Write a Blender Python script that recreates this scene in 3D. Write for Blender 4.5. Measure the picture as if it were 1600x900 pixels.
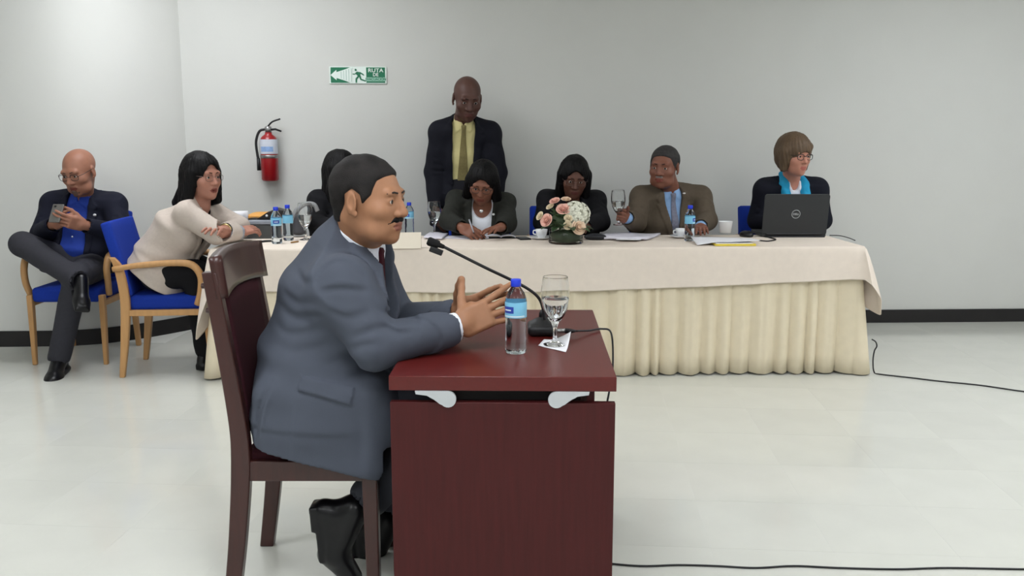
import bpy, bmesh, math, random
import numpy as np
from mathutils import Vector, Matrix

for _o in list(bpy.data.objects):
    bpy.data.objects.remove(_o, do_unlink=True)
SC = bpy.context.scene
COL = SC.collection
R = math.radians

# ------------------------------------------------------------------ camera, world, exposure
CAM_H = 1.36
F_PX = 1400.0
PITCH = math.atan(233.0 / F_PX)
_cd = bpy.data.cameras.new('camera')
_cd.sensor_width = 36.0
_cd.lens = 36.0 * F_PX / 1600.0
_cd.clip_start = 0.05
CAM = bpy.data.objects.new('camera', _cd)
COL.objects.link(CAM)
CAM.location = (0, 0, CAM_H)
CAM.rotation_euler = (R(90) - PITCH, 0, 0)
SC.camera = CAM
_w = bpy.data.worlds.new('world')
SC.world = _w
_w.use_nodes = True
_w.node_tree.nodes['Background'].inputs[0].default_value = (0.8, 0.85, 0.9, 1)
_w.node_tree.nodes['Background'].inputs[1].default_value = 0.05
SC.view_settings.view_transform = 'Standard'
SC.view_settings.look = 'None'
SC.view_settings.gamma = 1.0
SC.view_settings.use_curve_mapping = False
SC.view_settings.exposure = 0.0
CEIL_Z = 2.85
LAMPS = [(-3.0, 1.6, 1.0), (-0.3, 1.4, 1.0), (2.9, 2.2, 1.0),
         (-1.9, 5.0, 1.0), (3.3, 4.5, 1.0),
         (-1.4, -1.2, 1.0), (1.4, -1.2, 1.0)]
LAMP_STRENGTH = 10.2
LAMP_COLOR = (0.97, 0.99, 1.03)

# ------------------------------------------------------------------ pixel <-> room
_cp, _sp = math.cos(PITCH), math.sin(PITCH)
def ray(px, py):
    u = (px - 800) / F_PX; v = (450 - py) / F_PX
    return np.array([u, _cp + v * _sp, -_sp + v * _cp])
def at(px, py, Y):
    d = ray(px, py); t = Y / d[1]
    return np.array([d[0] * t, Y, CAM_H + d[2] * t])
def atz(px, py, z=0.0):
    d = ray(px, py); t = (z - CAM_H) / d[2]
    return np.array([d[0] * t, d[1] * t, z])

# ------------------------------------------------------------------ materials
def lin(r, g, b):
    f = lambda c: (c / 255 / 12.92) if c / 255 <= 0.04045 else ((c / 255 + 0.055) / 1.055) ** 2.4
    return (f(r), f(g), f(b), 1.0)
_M = {}
def mat(name, col, rough=0.6, var=0.06, scale=30.0, bump=0.0, bscale=200.0, metal=0.0, spec=0.5, sss=0.0,
        sheen=0.0, coat=0.0, stretch=None, objvar=0.0, trans=0.0, ior=1.45, emit=0.0):
    if name in _M:
        return _M[name]
    m = bpy.data.materials.new(name); m.use_nodes = True
    nt = m.node_tree; N = nt.nodes; L = nt.links
    p = N['Principled BSDF']
    c = lin(*col)
    p.inputs['Roughness'].default_value = rough
    p.inputs['Metallic'].default_value = metal
    p.inputs['Specular IOR Level'].default_value = spec
    p.inputs['IOR'].default_value = ior
    if sss:
        p.inputs['Subsurface Weight'].default_value = sss
        p.inputs['Subsurface Radius'].default_value = (0.01, 0.004, 0.002)
        p.inputs['Subsurface Scale'].default_value = 1.0
    if sheen: p.inputs['Sheen Weight'].default_value = sheen
    if coat:
        p.inputs['Coat Weight'].default_value = coat
        p.inputs['Coat Roughness'].default_value = 0.12
    if trans: p.inputs['Transmission Weight'].default_value = trans
    tc = N.new('ShaderNodeTexCoord')
    src = tc.outputs['Object']
    if stretch:
        mp = N.new('ShaderNodeMapping'); mp.inputs['Scale'].default_value = stretch
        L.new(src, mp.inputs['Vector']); src = mp.outputs['Vector']
    if var > 0:
        nz = N.new('ShaderNodeTexNoise'); nz.inputs['Scale'].default_value = scale
        nz.inputs['Detail'].default_value = 4.0
        L.new(src, nz.inputs['Vector'])
        mr = N.new('ShaderNodeMapRange')
        mr.inputs['From Min'].default_value = 0.25; mr.inputs['From Max'].default_value = 0.75
        mr.inputs['To Min'].default_value = 1 - var; mr.inputs['To Max'].default_value = 1 + var
        L.new(nz.outputs['Fac'], mr.inputs['Value'])
        fac = mr.outputs['Result']
        if objvar:
            oi = N.new('ShaderNodeObjectInfo')
            m2 = N.new('ShaderNodeMapRange')
            m2.inputs['To Min'].default_value = 1 - objvar; m2.inputs['To Max'].default_value = 1 + objvar
            L.new(oi.outputs['Random'], m2.inputs['Value'])
            mm = N.new('ShaderNodeMath'); mm.operation = 'MULTIPLY'
            L.new(fac, mm.inputs[0]); L.new(m2.outputs['Result'], mm.inputs[1]); fac = mm.outputs[0]
        mx = N.new('ShaderNodeVectorMath'); mx.operation = 'SCALE'
        mx.inputs[0].default_value = c[:3]
        L.new(fac, mx.inputs['Scale'])
        L.new(mx.outputs['Vector'], p.inputs['Base Color'])
    else:
        p.inputs['Base Color'].default_value = c
    if bump > 0:
        nb = N.new('ShaderNodeTexNoise'); nb.inputs['Scale'].default_value = bscale
        nb.inputs['Detail'].default_value = 2.0
        L.new(src, nb.inputs['Vector'])
        bp = N.new('ShaderNodeBump'); bp.inputs['Strength'].default_value = bump
        bp.inputs['Distance'].default_value = 0.002
        L.new(nb.outputs['Fac'], bp.inputs['Height'])
        L.new(bp.outputs['Normal'], p.inputs['Normal'])
    if emit:
        p.inputs['Emission Color'].default_value = c
        p.inputs['Emission Strength'].default_value = emit
    _M[name] = m
    return m
def fabric(name, col, **k):
    d = dict(rough=0.85, var=0.08, scale=60, bump=0.25, bscale=500, spec=0.25, sheen=0.0); d.update(k)
    return mat(name, col, **d)
def skin(name, col, **k):
    d = dict(rough=0.5, var=0.07, scale=35, bump=0.08, bscale=250, spec=0.4, sss=0.06); d.update(k)
    return mat(name, col, **d)

# ------------------------------------------------------------------ object helpers
def tag(o, label=None, cat=None, group=None, kind=None):
    if label: o['label'] = label
    if cat: o['category'] = cat
    if group: o['group'] = group
    if kind: o['kind'] = kind
    return o
def empty(name, loc=(0, 0, 0), rz=0.0, label=None, cat=None, group=None):
    o = bpy.data.objects.new(name, None); COL.objects.link(o)
    o.empty_display_size = 0.05
    o.location = tuple(float(x) for x in loc); o.rotation_euler = (0, 0, rz)
    return tag(o, label, cat, group)
def link_mesh(name, me, m, parent=None, loc=None):
    o = bpy.data.objects.new(name, me); COL.objects.link(o)
    if m is not None:
        for mm in (m if isinstance(m, (list, tuple)) else [m]):
            me.materials.append(mm)
    if parent is not None: o.parent = parent
    if loc is not None: o.location = tuple(float(x) for x in loc)
    return o
def children(o):
    return [c for c in bpy.data.objects if c.parent == o]
def copy_tree(o, parent=None, kids=None):
    if kids is None:
        kids = {}
        for c in bpy.data.objects:
            if c.parent is not None: kids.setdefault(c.parent.name, []).append(c)
    c = o.copy(); COL.objects.link(c)
    if parent is not None: c.parent = parent
    for ch in kids.get(o.name, []):
        copy_tree(ch, c, kids)
    return c

class MB:
    """collects simple shapes and links them as one mesh"""
    def __init__(s): s.v = []; s.f = []; s.mi = []; s.cur = 0
    def add(s, vs, fs):
        b = len(s.v)
        s.v += [tuple(float(c) for c in x) for x in vs]
        s.f += [tuple(i + b for i in f) for f in fs]
        s.mi += [s.cur] * len(fs)
        return s
    def box(s, lo, hi, M=None):
        x0, y0, z0 = lo; x1, y1, z1 = hi
        vs = [(x0, y0, z0), (x1, y0, z0), (x1, y1, z0), (x0, y1, z0), (x0, y0, z1), (x1, y0, z1), (x1, y1, z1), (x0, y1, z1)]
        if M is not None: vs = [M @ Vector(v) for v in vs]
        return s.add(vs, [(0, 3, 2, 1), (4, 5, 6, 7), (0, 1, 5, 4), (1, 2, 6, 5), (2, 3, 7, 6), (3, 0, 4, 7)])
    def tube(s, pts, r, n=10, cap=True, closed=False, flat=1.0):
        P = [Vector([float(c) for c in p]) for p in pts]; k = len(P)
        rr = r if isinstance(r, (list, tuple)) else [r] * k
        T = []
        for i in range(k):
            a = P[(i - 1) % k] if (closed or i > 0) else P[i]
            b = P[(i + 1) % k] if (closed or i < k - 1) else P[i]
            t = (b - a)
            T.append(t.normalized() if t.length > 1e-9 else Vector((0, 0, 1)))
        ref = Vector((0, 0, 1)) if abs(T[0].z) < 0.9 else Vector((0, 1, 0))
        u = T[0].cross(ref).normalized()
        vs = []
        for i in range(k):
            u = (u - T[i] * u.dot(T[i]))
            u = u.normalized() if u.length > 1e-6 else T[i].orthogonal().normalized()
            w = T[i].cross(u)
            for j in range(n):
                a = 2 * math.pi * j / n
                vs.append(P[i] + u * (math.cos(a) * rr[i]) + w * (math.sin(a) * rr[i] * flat))
        fs = []
        for i in range(k if closed else k - 1):
            i2 = (i + 1) % k
            for j in range(n):
                j2 = (j + 1) % n
                fs.append((i * n + j, i * n + j2, i2 * n + j2, i2 * n + j))
        if cap and not closed:
            fs.append(tuple(range(n - 1, -1, -1))); fs.append(tuple((k - 1) * n + j for j in range(n)))
        return s.add(vs, fs)
    def lathe(s, prof, n=32, c=(0, 0, 0), cap0=True, cap1=True, a0=0.0, a1=2 * math.pi):
        full = abs(a1 - a0 - 2 * math.pi) < 1e-6
        cols = n if full else n + 1
        vs = []
        for r, z in prof:
            for j in range(cols):
                a = a0 + (a1 - a0) * j / n
                vs.append((c[0] + r * math.cos(a), c[1] + r * math.sin(a), c[2] + z))
        fs = []
        for i in range(len(prof) - 1):
            for j in range(n):
                j2 = (j + 1) % cols if full else j + 1
                fs.append((i * cols + j, i * cols + j2, (i + 1) * cols + j2, (i + 1) * cols + j))
        if full and cap0 and prof[0][0] > 1e-5: fs.append(tuple(range(n - 1, -1, -1)))
        if full and cap1 and prof[-1][0] > 1e-5: fs.append(tuple((len(prof) - 1) * n + j for j in range(n)))
        return s.add(vs, fs)
    def grid(s, P, closed_u=False):
        nu = len(P); nv = len(P[0])
        vs = [p for row in P for p in row]
        fs = []
        for i in range(nu if closed_u else nu - 1):
            i2 = (i + 1) % nu
            for j in range(nv - 1):
                fs.append((i * nv + j, i2 * nv + j, i2 * nv + j + 1, i * nv + j + 1))
        return s.add(vs, fs)
    def prism(s, poly, d0, d1, fn):
        """poly in 2-D, extruded d0..d1; fn(a,b,d) -> point"""
        n = len(poly)
        vs = [fn(a, b, d0) for a, b in poly] + [fn(a, b, d1) for a, b in poly]
        fs = [tuple(range(n - 1, -1, -1)), tuple(range(n, 2 * n))]
        for i in range(n):
            j = (i + 1) % n
            fs.append((i, j, n + j, n + i))
        return s.add(vs, fs)
    def ball(s, c, r, n=12, m=8, M=None):
        rr = r if isinstance(r, (tuple, list)) else (r, r, r)
        vs = []; fs = []
        for i in range(m + 1):
            th = math.pi * i / m
            for j in range(n):
                ph = 2 * math.pi * j / n
                v = Vector((rr[0] * math.sin(th) * math.cos(ph), rr[1] * math.sin(th) * math.sin(ph), rr[2] * math.cos(th)))
                if M is not None: v = M @ v
                vs.append(Vector([float(x) for x in c]) + v)
        for i in range(m):
            for j in range(n):
                j2 = (j + 1) % n
                fs.append((i * n + j, (i + 1) * n + j, (i + 1) * n + j2, i * n + j2))
        return s.add(vs, fs)
    def build(s, name, m, parent=None, smooth=False, bevel=0.0, loc=None, seg=2, solid=0.0, sub=0, fix=True):
        me = bpy.data.meshes.new(name)
        me.from_pydata(s.v, [], s.f)
        if fix:
            bm = bmesh.new(); bm.from_mesh(me)
            bmesh.ops.remove_doubles(bm, verts=bm.verts, dist=1e-6)
            bmesh.ops.recalc_face_normals(bm, faces=bm.faces)
            bm.to_mesh(me); bm.free()
        o = link_mesh(name, me, m, parent, loc)
        if not fix and isinstance(m, (list, tuple)) and len(s.mi) == len(me.polygons):
            me.polygons.foreach_set('material_index', s.mi)
        if smooth: me.polygons.foreach_set('use_smooth', [True] * len(me.polygons))
        if solid:
            sm = o.modifiers.new('solid', 'SOLIDIFY'); sm.thickness = solid; sm.offset = 0
        if bevel:
            b = o.modifiers.new('bevel', 'BEVEL'); b.width = bevel; b.segments = seg; b.limit_method = 'ANGLE'; b.angle_limit = R(40)
            b.harden_normals = False
            me.polygons.foreach_set('use_smooth', [True] * len(me.polygons))
            try:
                me.set_sharp_from_angle(angle=R(35))
            except Exception:
                pass
        if sub:
            q = o.modifiers.new('sub', 'SUBSURF'); q.levels = sub; q.render_levels = sub
        return o
def text_mesh(name, body, size, m, parent, M, extrude=0.0004, align='CENTER', shear=0.0, sx=1.0, bold=0.0):
    cu = bpy.data.curves.new(name, 'FONT'); cu.body = body; cu.size = size
    cu.align_x = align; cu.align_y = 'CENTER'; cu.extrude = extrude; cu.shear = shear; cu.offset = bold
    cu.resolution_u = 3
    t = bpy.data.objects.new(name, cu); COL.objects.link(t)
    dg = bpy.context.evaluated_depsgraph_get(); dg.update()
    me = bpy.data.meshes.new_from_object(t.evaluated_get(dg))
    bpy.data.objects.remove(t, do_unlink=True)
    me.materials.clear()
    me.transform(M @ Matrix.Diagonal((sx, 1, 1, 1)))
    return link_mesh(name, me, m, parent)
def spline(pts, n=8):
    P = [np.array(p, float) for p in pts]; P = [2 * P[0] - P[1]] + P + [2 * P[-1] - P[-2]]
    out = []
    for i in range(1, len(P) - 2):
        for k in range(n):
            t = k / n
            out.append(0.5 * ((2 * P[i]) + (-P[i - 1] + P[i + 1]) * t + (2 * P[i - 1] - 5 * P[i] + 4 * P[i + 1] - P[i + 2]) * t * t + (-P[i - 1] + 3 * P[i] - 3 * P[i + 1] + P[i + 2]) * t ** 3))
    out.append(P[-2])
    return out
# ------------------------------------------------------------------ setting
WALL_T = 0.04          # the back wall runs a little away to the right
def wall_y(x): return 6.485 + WALL_T * x
M_wall = mat('painted_wall', (206, 207, 203), rough=0.75, var=0.015, scale=3, bump=0.12, bscale=120, spec=0.3)
M_base = mat('dark_baseboard', (34, 32, 33), rough=0.45, var=0.1, scale=10, spec=0.4)
M_tile = mat('polished_floor_tile', (208, 209, 201), rough=0.11, var=0.03, scale=5, spec=0.5, objvar=0.02)
M_grout = mat('floor_grout', (208, 209, 203), rough=0.35, var=0.03, scale=20)
M_ceil = mat('ceiling_paint', (225, 225, 220), rough=0.9, var=0.02, scale=8)
fl = MB().box((-4.9, -2.6, -0.12), (4.9, 7.2, -0.0003)).build('floor', M_grout)
tag(fl, kind='structure')
TS = 0.405; TR = R(-4.4)
tcx, tcy = 0.70, 3.24
tmb = MB(); hb = TS / 2 - 0.0003
tmb.add([(-hb, -hb, 0), (hb, -hb, 0), (hb, hb, 0), (-hb, hb, 0), (-hb, -hb, -0.006), (hb, -hb, -0.006), (hb, hb, -0.006), (-hb, hb, -0.006)],
        [(0, 1, 2, 3), (0, 4, 5, 1), (1, 5, 6, 2), (2, 6, 7, 3), (3, 7, 4, 0)])
tile0 = tmb.build('tile', M_tile, fl)
cand = []
for i in range(-18, 18):
    for j in range(-10, 14):
        lx, ly = (i + 0.5) * TS, (j + 0.5) * TS
        x = tcx + lx * math.cos(TR) - ly * math.sin(TR); y = tcy + lx * math.sin(TR) + ly * math.cos(TR)
        if 1.5 < y < 6.9 and abs(x) < 0.62 * y + 0.75 and y < wall_y(x) + 0.1 and not (x < -2.3 and y > 6.1):
            cand.append((y, x))
cand.sort()
first = True
for y, x in cand[:299]:
    t = tile0 if first else tile0.copy()
    if not first: COL.objects.link(t)
    first = False
    t.location = (x, y, 0); t.rotation_euler = (0, 0, TR)

def slab(name, pts, z0, z1, th, m, kind='structure', close=False):
    """vertical slab of thickness th behind a plan polyline (thickness grows to the left of the walking direction)"""
    P = [np.array(p, float) for p in pts]
    nrm = []
    for i in range(len(P)):
        a = P[max(i - 1, 0)]; b = P[min(i + 1, len(P) - 1)]
        d = (b - a) / np.linalg.norm(b - a); nrm.append(np.array([-d[1], d[0]]))
    rows = []
    for p, n in zip(P, nrm):
        q = p + n * th
        rows.append([(p[0], p[1], z0), (p[0], p[1], z1), (q[0], q[1], z1), (q[0], q[1], z0), (p[0], p[1], z0)])
    mb = MB().grid(rows)
    for r in (rows[0], rows[-1]):
        mb.add(r[:4], [(0, 1, 2, 3)])
    o = mb.build(name, m)
    if len(P) > 2: o.data.polygons.foreach_set('use_smooth', [True] * len(o.data.polygons)); o.data.set_sharp_from_angle(angle=R(30))
    return tag(o, kind=kind)
slab('wall_back', [(-2.36, wall_y(-2.36)), (4.75, wall_y(4.75))], 0, CEIL_Z, 0.15, M_wall)
curve_pts = [tuple(p) for p in spline([(-4.85, 5.80), (-3.9, 5.80), (-3.4, 5.805), (-2.95, 5.835), (-2.71, 5.93), (-2.52, 6.10), (-2.36, 6.30), (-2.28, 6.42)], 6)]
slab('wall_left', curve_pts, 0, CEIL_Z, 0.2, M_wall)
slab('wall_far_left', [(-4.8, -2.5), (-4.8, 5.9)], 0, CEIL_Z, 0.12, M_wall)
slab('wall_right', [(4.7, 6.8), (4.7, -2.5)], 0, CEIL_Z, 0.12, M_wall)
slab('wall_front', [(4.8, -2.5), (-4.8, -2.5)], 0, CEIL_Z, 0.12, M_wall)
tag(MB().box((-4.9, -2.6, CEIL_Z), (4.9, 7.0, CEIL_Z + 0.12)).build('ceiling', M_ceil), kind='structure')
slab('baseboard_back', [(-2.25, wall_y(-2.25) - 0.012), (4.7, wall_y(4.7) - 0.012)], 0.0, 0.098, 0.012, M_base)
cb = []
for i, p in enumerate(curve_pts[:-2]):
    a = np.array(curve_pts[max(i - 1, 0)]); b = np.array(curve_pts[i + 1]); d = (b - a) / np.linalg.norm(b - a)
    cb.append((p[0] + d[1] * 0.012, p[1] - d[0] * 0.012))
slab('baseboard_left', cb, 0.0, 0.105, 0.012, M_base)

# ceiling lamps (the room's own light, above the frame)
M_lampframe = mat('lamp_frame', (230, 230, 228), rough=0.4, var=0)
M_lamp = bpy.data.materials.new('lamp_diffuser'); M_lamp.use_nodes = True
_n = M_lamp.node_tree.nodes; _n.remove(_n['Principled BSDF'])
_e = _n.new('ShaderNodeEmission'); _e.inputs[0].default_value = (*LAMP_COLOR, 1); _e.inputs[1].default_value = LAMP_STRENGTH
M_lamp.node_tree.links.new(_e.outputs[0], _n['Material Output'].inputs[0])
for i, (x, y, k) in enumerate(LAMPS):
    o = empty('ceiling_light', (x, y, CEIL_Z - 0.03), 0, 'square white ceiling light panel above the room', 'ceiling light', 'ceiling light panels')
    f = MB()
    for lo, hi in (((-0.62, -0.62), (0.62, -0.58)), ((-0.62, 0.58), (0.62, 0.62)), ((-0.62, -0.58), (-0.58, 0.58)), ((0.58, -0.58), (0.62, 0.58))):
        f.box((lo[0], lo[1], 0), (hi[0], hi[1], 0.03))
    f.build('frame', M_lampframe, o)
    MB().box((-0.58, -0.58, 0.01), (0.58, 0.58, 0.02)).build('diffuser', M_lamp, o)

# ------------------------------------------------------------------ exit sign on the back wall
def wall_frame(px, py, off=0.0):
    d = ray(px, py)
    t = 6.485 / (d[1] - WALL_T * d[0])
    p = np.array([d[0] * t, d[1] * t, CAM_H + d[2] * t])
    n = np.array([WALL_T, -1, 0]); n = n / np.linalg.norm(n)
    return p + n * off
WALL_ROT = math.atan(WALL_T)
a_ = wall_frame(514.5, 104); b_ = wall_frame(604.5, 131)
SW = abs(b_[0] - a_[0]); SH = a_[2] - b_[2]
sg = empty('exit_sign', ((a_[0] + b_[0]) / 2, (a_[1] + b_[1]) / 2, (a_[2] + b_[2]) / 2), WALL_ROT,
           'green and white evacuation route sign with running figure on the back wall', 'sign')
M_sgreen = mat('sign_green', (22, 112, 78), rough=0.5, var=0.02)
M_swhite = mat('sign_white', (226, 238, 232), rough=0.5, var=0.0)
MB().box((-SW / 2, -0.010, -SH / 2), (SW / 2, -0.001, SH / 2)).build('sign_panel', M_swhite, sg, bevel=0.002)
def sgp(name, polys, m, d=0.0105, dd=0.0012):
    mb = MB()
    for po in polys:
        mb.prism([((u - 0.5) * SW, (0.5 - v) * SH) for u, v in po], -d, -d - dd, lambda a, b, c: (a, c, b))
    return mb.build(name, m, sg)
# u across, v down, both 0..1
sgp('green_field', [[(0.025, 0.05), (0.36, 0.05), (0.02, 0.5)], [(0.025, 0.95), (0.36, 0.95), (0.02, 0.5)]], M_sgreen)
sgp('arrow', [[(0.02, 0.5), (0.125, 0.2), (0.125, 0.33), (0.40, 0.04), (0.40, 0.96), (0.125, 0.67), (0.125, 0.8)]], M_swhite, 0.0118)
M_sstripe = mat('sign_stripe', (182, 205, 196), rough=0.5, var=0.0)
st_ = []
for k_ in range(5):
    u0 = 0.20 + k_ * 0.045; h0 = 0.13 + (u0 - 0.125) * 1.0
    st_.append([(u0, 0.5 - h0), (u0 + 0.013, 0.5 - h0 - 0.01), (u0 + 0.013, 0.5 + h0 + 0.01), (u0, 0.5 + h0)])
sgp('stripes', st_, M_sstripe, 0.0131, 0.0006)
run = [[(0.462 + 0.018 * math.cos(q), 0.2 + 0.065 * math.sin(q)) for q in np.linspace(0, 6.28, 11)[:-1]],
       [(0.475, 0.30), (0.545, 0.33), (0.55, 0.40), (0.535, 0.56), (0.50, 0.56), (0.47, 0.45)],
       [(0.48, 0.31), (0.50, 0.38), (0.43, 0.47), (0.405, 0.45), (0.41, 0.41), (0.44, 0.42)],
       [(0.54, 0.32), (0.59, 0.42), (0.61, 0.5), (0.60, 0.53), (0.575, 0.48), (0.535, 0.40)],
       [(0.495, 0.55), (0.53, 0.56), (0.485, 0.74), (0.48, 0.95), (0.455, 0.95), (0.455, 0.70)],
       [(0.51, 0.53), (0.545, 0.53), (0.56, 0.72), (0.64, 0.82), (0.63, 0.88), (0.54, 0.78)]]
sgp('running_figure', run, M_sgreen, 0.0118)
sgp('text_field', [[(0.645, 0.05), (0.975, 0.05), (0.975, 0.95), (0.645, 0.95)]], M_sgreen, 0.0105, 0.0006)
sgp('text_band', [[(0.645, 0.63), (0.975, 0.63), (0.975, 0.86), (0.645, 0.86)]], mat('sign_band', (150, 200, 180), rough=0.5, var=0), 0.0112, 0.0006)
def sgtext(body, u, v, size, m, sx=1.0):
    M = Matrix.Translation(((u - 0.5) * SW, -0.0125, (0.5 - v) * SH)) @ Matrix.Rotation(R(90), 4, 'X')
    return text_mesh('lettering', body, size, m, sg, M, 0.0004, sx=sx, bold=0.0005)
sgtext('RUTA', 0.81, 0.23, 0.036, M_swhite, 1.15)
sgtext('DE', 0.81, 0.48, 0.032, M_swhite)
sgtext('EVACUACIÓN', 0.81, 0.745, 0.026, M_sgreen, 0.86)

# ------------------------------------------------------------------ fire extinguisher on the back wall
M_red = mat('extinguisher_red', (150, 20, 26), rough=0.3, var=0.04, coat=0.3)
M_black = mat('black_plastic', (18, 18, 22), rough=0.45, var=0.05)
M_steel = mat('brushed_steel', (150, 150, 150), rough=0.35, metal=0.9, var=0.08)
ep = wall_frame(427, 282)
ex = empty('fire_extinguisher', (ep[0], ep[1] - 0.075, ep[2]), WALL_ROT, 'red fire extinguisher with black hose hanging on the back wall', 'fire extinguisher')
k_ = 6.3 / 1400
EH = 72 * k_; ER = 13.2 * k_
MB().lathe([(ER * 0.8, 0), (ER, 0.012), (ER, EH - 0.045), (ER * 0.85, EH - 0.02), (ER * 0.42, EH), (ER * 0.4, EH + 0.012)], 32).build('cylinder', M_red, ex, smooth=True)
lb = MB(); lb.lathe([(ER + 0.001, EH - 0.135), (ER + 0.001, EH - 0.035)], 32, cap0=False, cap1=False)
lab = lb.build('label', mat('label_white', (205, 210, 222), rough=0.5, var=0.04), ex, smooth=True)
MB().lathe([(ER + 0.0016, EH - 0.12), (ER + 0.0016, EH - 0.085)], 18, a0=R(-140), a1=R(-50)).build('label_print', mat('label_blue', (140, 170, 215), rough=0.5, var=0.2, scale=60), lab, smooth=True)
MB().lathe([(ER + 0.001, EH - 0.165), (ER + 0.003, EH - 0.163), (ER + 0.003, EH - 0.145), (ER + 0.001, EH - 0.143)], 32, cap0=False, cap1=False).build('strap', M_steel, ex, smooth=True)
MB().lathe([(0.022, EH + 0.008), (0.024, EH + 0.05), (0.016, EH + 0.055)], 16).build('valve', M_steel, ex, smooth=True)
MB().tube([(0.0, 0, EH + 0.03), (0.05, 0, EH + 0.035), (0.09, 0, EH + 0.02)], [0.012, 0.011, 0.009], 8, flat=0.7).build('carry_handle', M_black, ex, smooth=True)
MB().tube(spline([(-0.005, 0, EH + 0.05), (0.03, 0, EH + 0.085), (0.085, 0, EH + 0.105)], 5), 0.010, 8, flat=0.6).build('lever', M_black, ex, smooth=True)
MB().tube(spline([(-0.015, 0, EH + 0.035), (-0.06, -0.005, EH + 0.02), (-0.085, -0.01, EH - 0.05), (-0.08, -0.01, EH - 0.14), (-0.075, -0.01, EH - 0.17)], 6), 0.009, 10).build('hose', M_black, ex, smooth=True)
MB().tube([(-0.075, -0.01, EH - 0.165), (-0.073, -0.01, EH - 0.25)], [0.012, 0.014], 10).build('nozzle', M_black, ex, smooth=True)
MB().box((-0.02, 0.03, EH - 0.12), (0.02, 0.078, EH - 0.09)).build('wall_bracket', M_black, ex)
# ------------------------------------------------------------------ long table with cloth and pleated skirt
TZ = 0.752
TA = atz(328, 389.5, TZ); TB = atz(1352, 385.5, TZ)
TL = float(np.linalg.norm(TB - TA)); te1 = (TB - TA) / TL; te2 = np.array([-te1[1], te1[0], 0.0])
TD = 0.66
TROT = math.atan2(te1[1], te1[0])
def tp(s, d, z=0.0): return TA + te1 * s + te2 * d + np.array([0, 0, z])
def on_table(px, py, dz=0.0):
    p = atz(px, py, TZ); p[2] += dz
    return p
ct = empty('conference_table', (TA[0], TA[1], 0), TROT, 'long table standing under the cream cloth and pleated skirt', 'table')
M_hidden = mat('plain_wood', (120, 95, 70), rough=0.6)
MB().box((0.02, 0.02, TZ - 0.03), (TL - 0.02, TD - 0.02, TZ - 0.004)).build('table_top', M_hidden, ct)
for q in (0.28, TL - 0.55):
    for d in (0.1, TD - 0.1):
        MB().box((q - 0.02, d - 0.02, 0), (q + 0.02, d + 0.02, TZ - 0.03)).build('leg', M_hidden, ct)
M_cloth = fabric('cream_cloth', (228, 216, 203), var=0.03, scale=25, bump=0.15, bscale=300)
M_skirt = fabric('cream_skirt', (228, 216, 190), var=0.03, scale=20, bump=0.12, bscale=300)
def perimeter(r, inset=0.0, n_long=150, n_short=30, corners=10):
    """points (s, d, ns, nd, arc, cornerness) round the whole table, anticlockwise seen from above, starting at the front left"""
    out = []
    s0, s1, d0, d1 = inset, TL - inset, inset, TD - inset
    def side(a, b, nx, nd, n):
        for i in range(n):
            t = i / n
            out.append([a[0] + (b[0] - a[0]) * t, a[1] + (b[1] - a[1]) * t, nx, nd, 0.0])
    def corner(cx, cd, a0):
        for i in range(corners):
            a = a0 + (i / corners) * math.pi / 2
            out.append([cx + r * math.cos(a), cd + r * math.sin(a), math.cos(a), math.sin(a), math.sin(i / corners * math.pi)])
    side((s0 + r, d0), (s1 - r, d0), 0, -1, n_long); corner(s1 - r, d0 + r, -math.pi / 2)
    side((s1, d0 + r), (s1, d1 - r), 1, 0, n_short); corner(s1 - r, d1 - r, 0)
    side((s1 - r, d1), (s0 + r, d1), 0, 1, n_long); corner(s0 + r, d1 - r, math.pi / 2)
    side((s0, d1 - r), (s0, d0 + r), -1, 0, n_short); corner(s0 + r, d0 + r, math.pi)
    return out
rnd = random.Random(5)
# tablecloth: top plus hanging border, corner points fall lower and stand off
per = perimeter(0.015)
rows = []
for (s, d, ns, nd, c) in per:
    front = nd < -0.5 and c == 0
    sag = 0.25 if nd <= 0.01 else 0.25 - 0.205 * nd
    if nd < -0.5: # front edge sags in the middle, shorter at the right end
        sag = 0.235 + 0.018 * math.sin((s / TL) * 3.0) - 0.055 * max(0, (s / TL - 0.45) / 0.55) ** 1.3
    edge = min(abs(s), abs(TL - s)) if abs(nd) > 0.5 else min(abs(d), abs(TD - d))
    near = math.exp(-(edge / 0.09) ** 2) if c == 0 else 1.0
    leftend = s < TL / 2
    low = (0.27 if leftend else 0.15) if nd <= 0.2 else 0.10
    sidey = abs(ns) if nd <= 0.01 else 0.6
    drop = sag + low * sidey * math.exp(-(d / 0.16) ** 2)
    flare = 0.012 + (0.085 if leftend else 0.095) * (near if abs(ns) > 0.05 else 0.45 * math.exp(-(edge / 0.05) ** 2))
    row = []
    wav = 0.006 * math.sin(s * 9 + 1.3) + 0.004 * math.sin(s * 21)
    for q, t in enumerate((0.0, 0.012, 0.05, 0.2, 0.4, 0.6, 0.8, 0.97, 1.0)):
        z = -drop * t
        out = 0.004 + flare * t ** 0.8 + wav * t if q else 0.0
        if t == 0.012: out = 0.003; z = -0.004
        row.append(tp(s + ns * out, d + nd * out, z))
    rows.append(row)
mb = MB().grid(rows, closed_u=True)
n_ = len(rows)
mb.add([r[0] for r in rows], [tuple(range(n_))])
tc = mb.build('tablecloth', M_cloth, None, smooth=True, solid=0.002)
tag(tc, 'cream tablecloth hanging a short way over the front of the long table', 'tablecloth')
tc.data.set_sharp_from_angle(angle=R(50))
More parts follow.
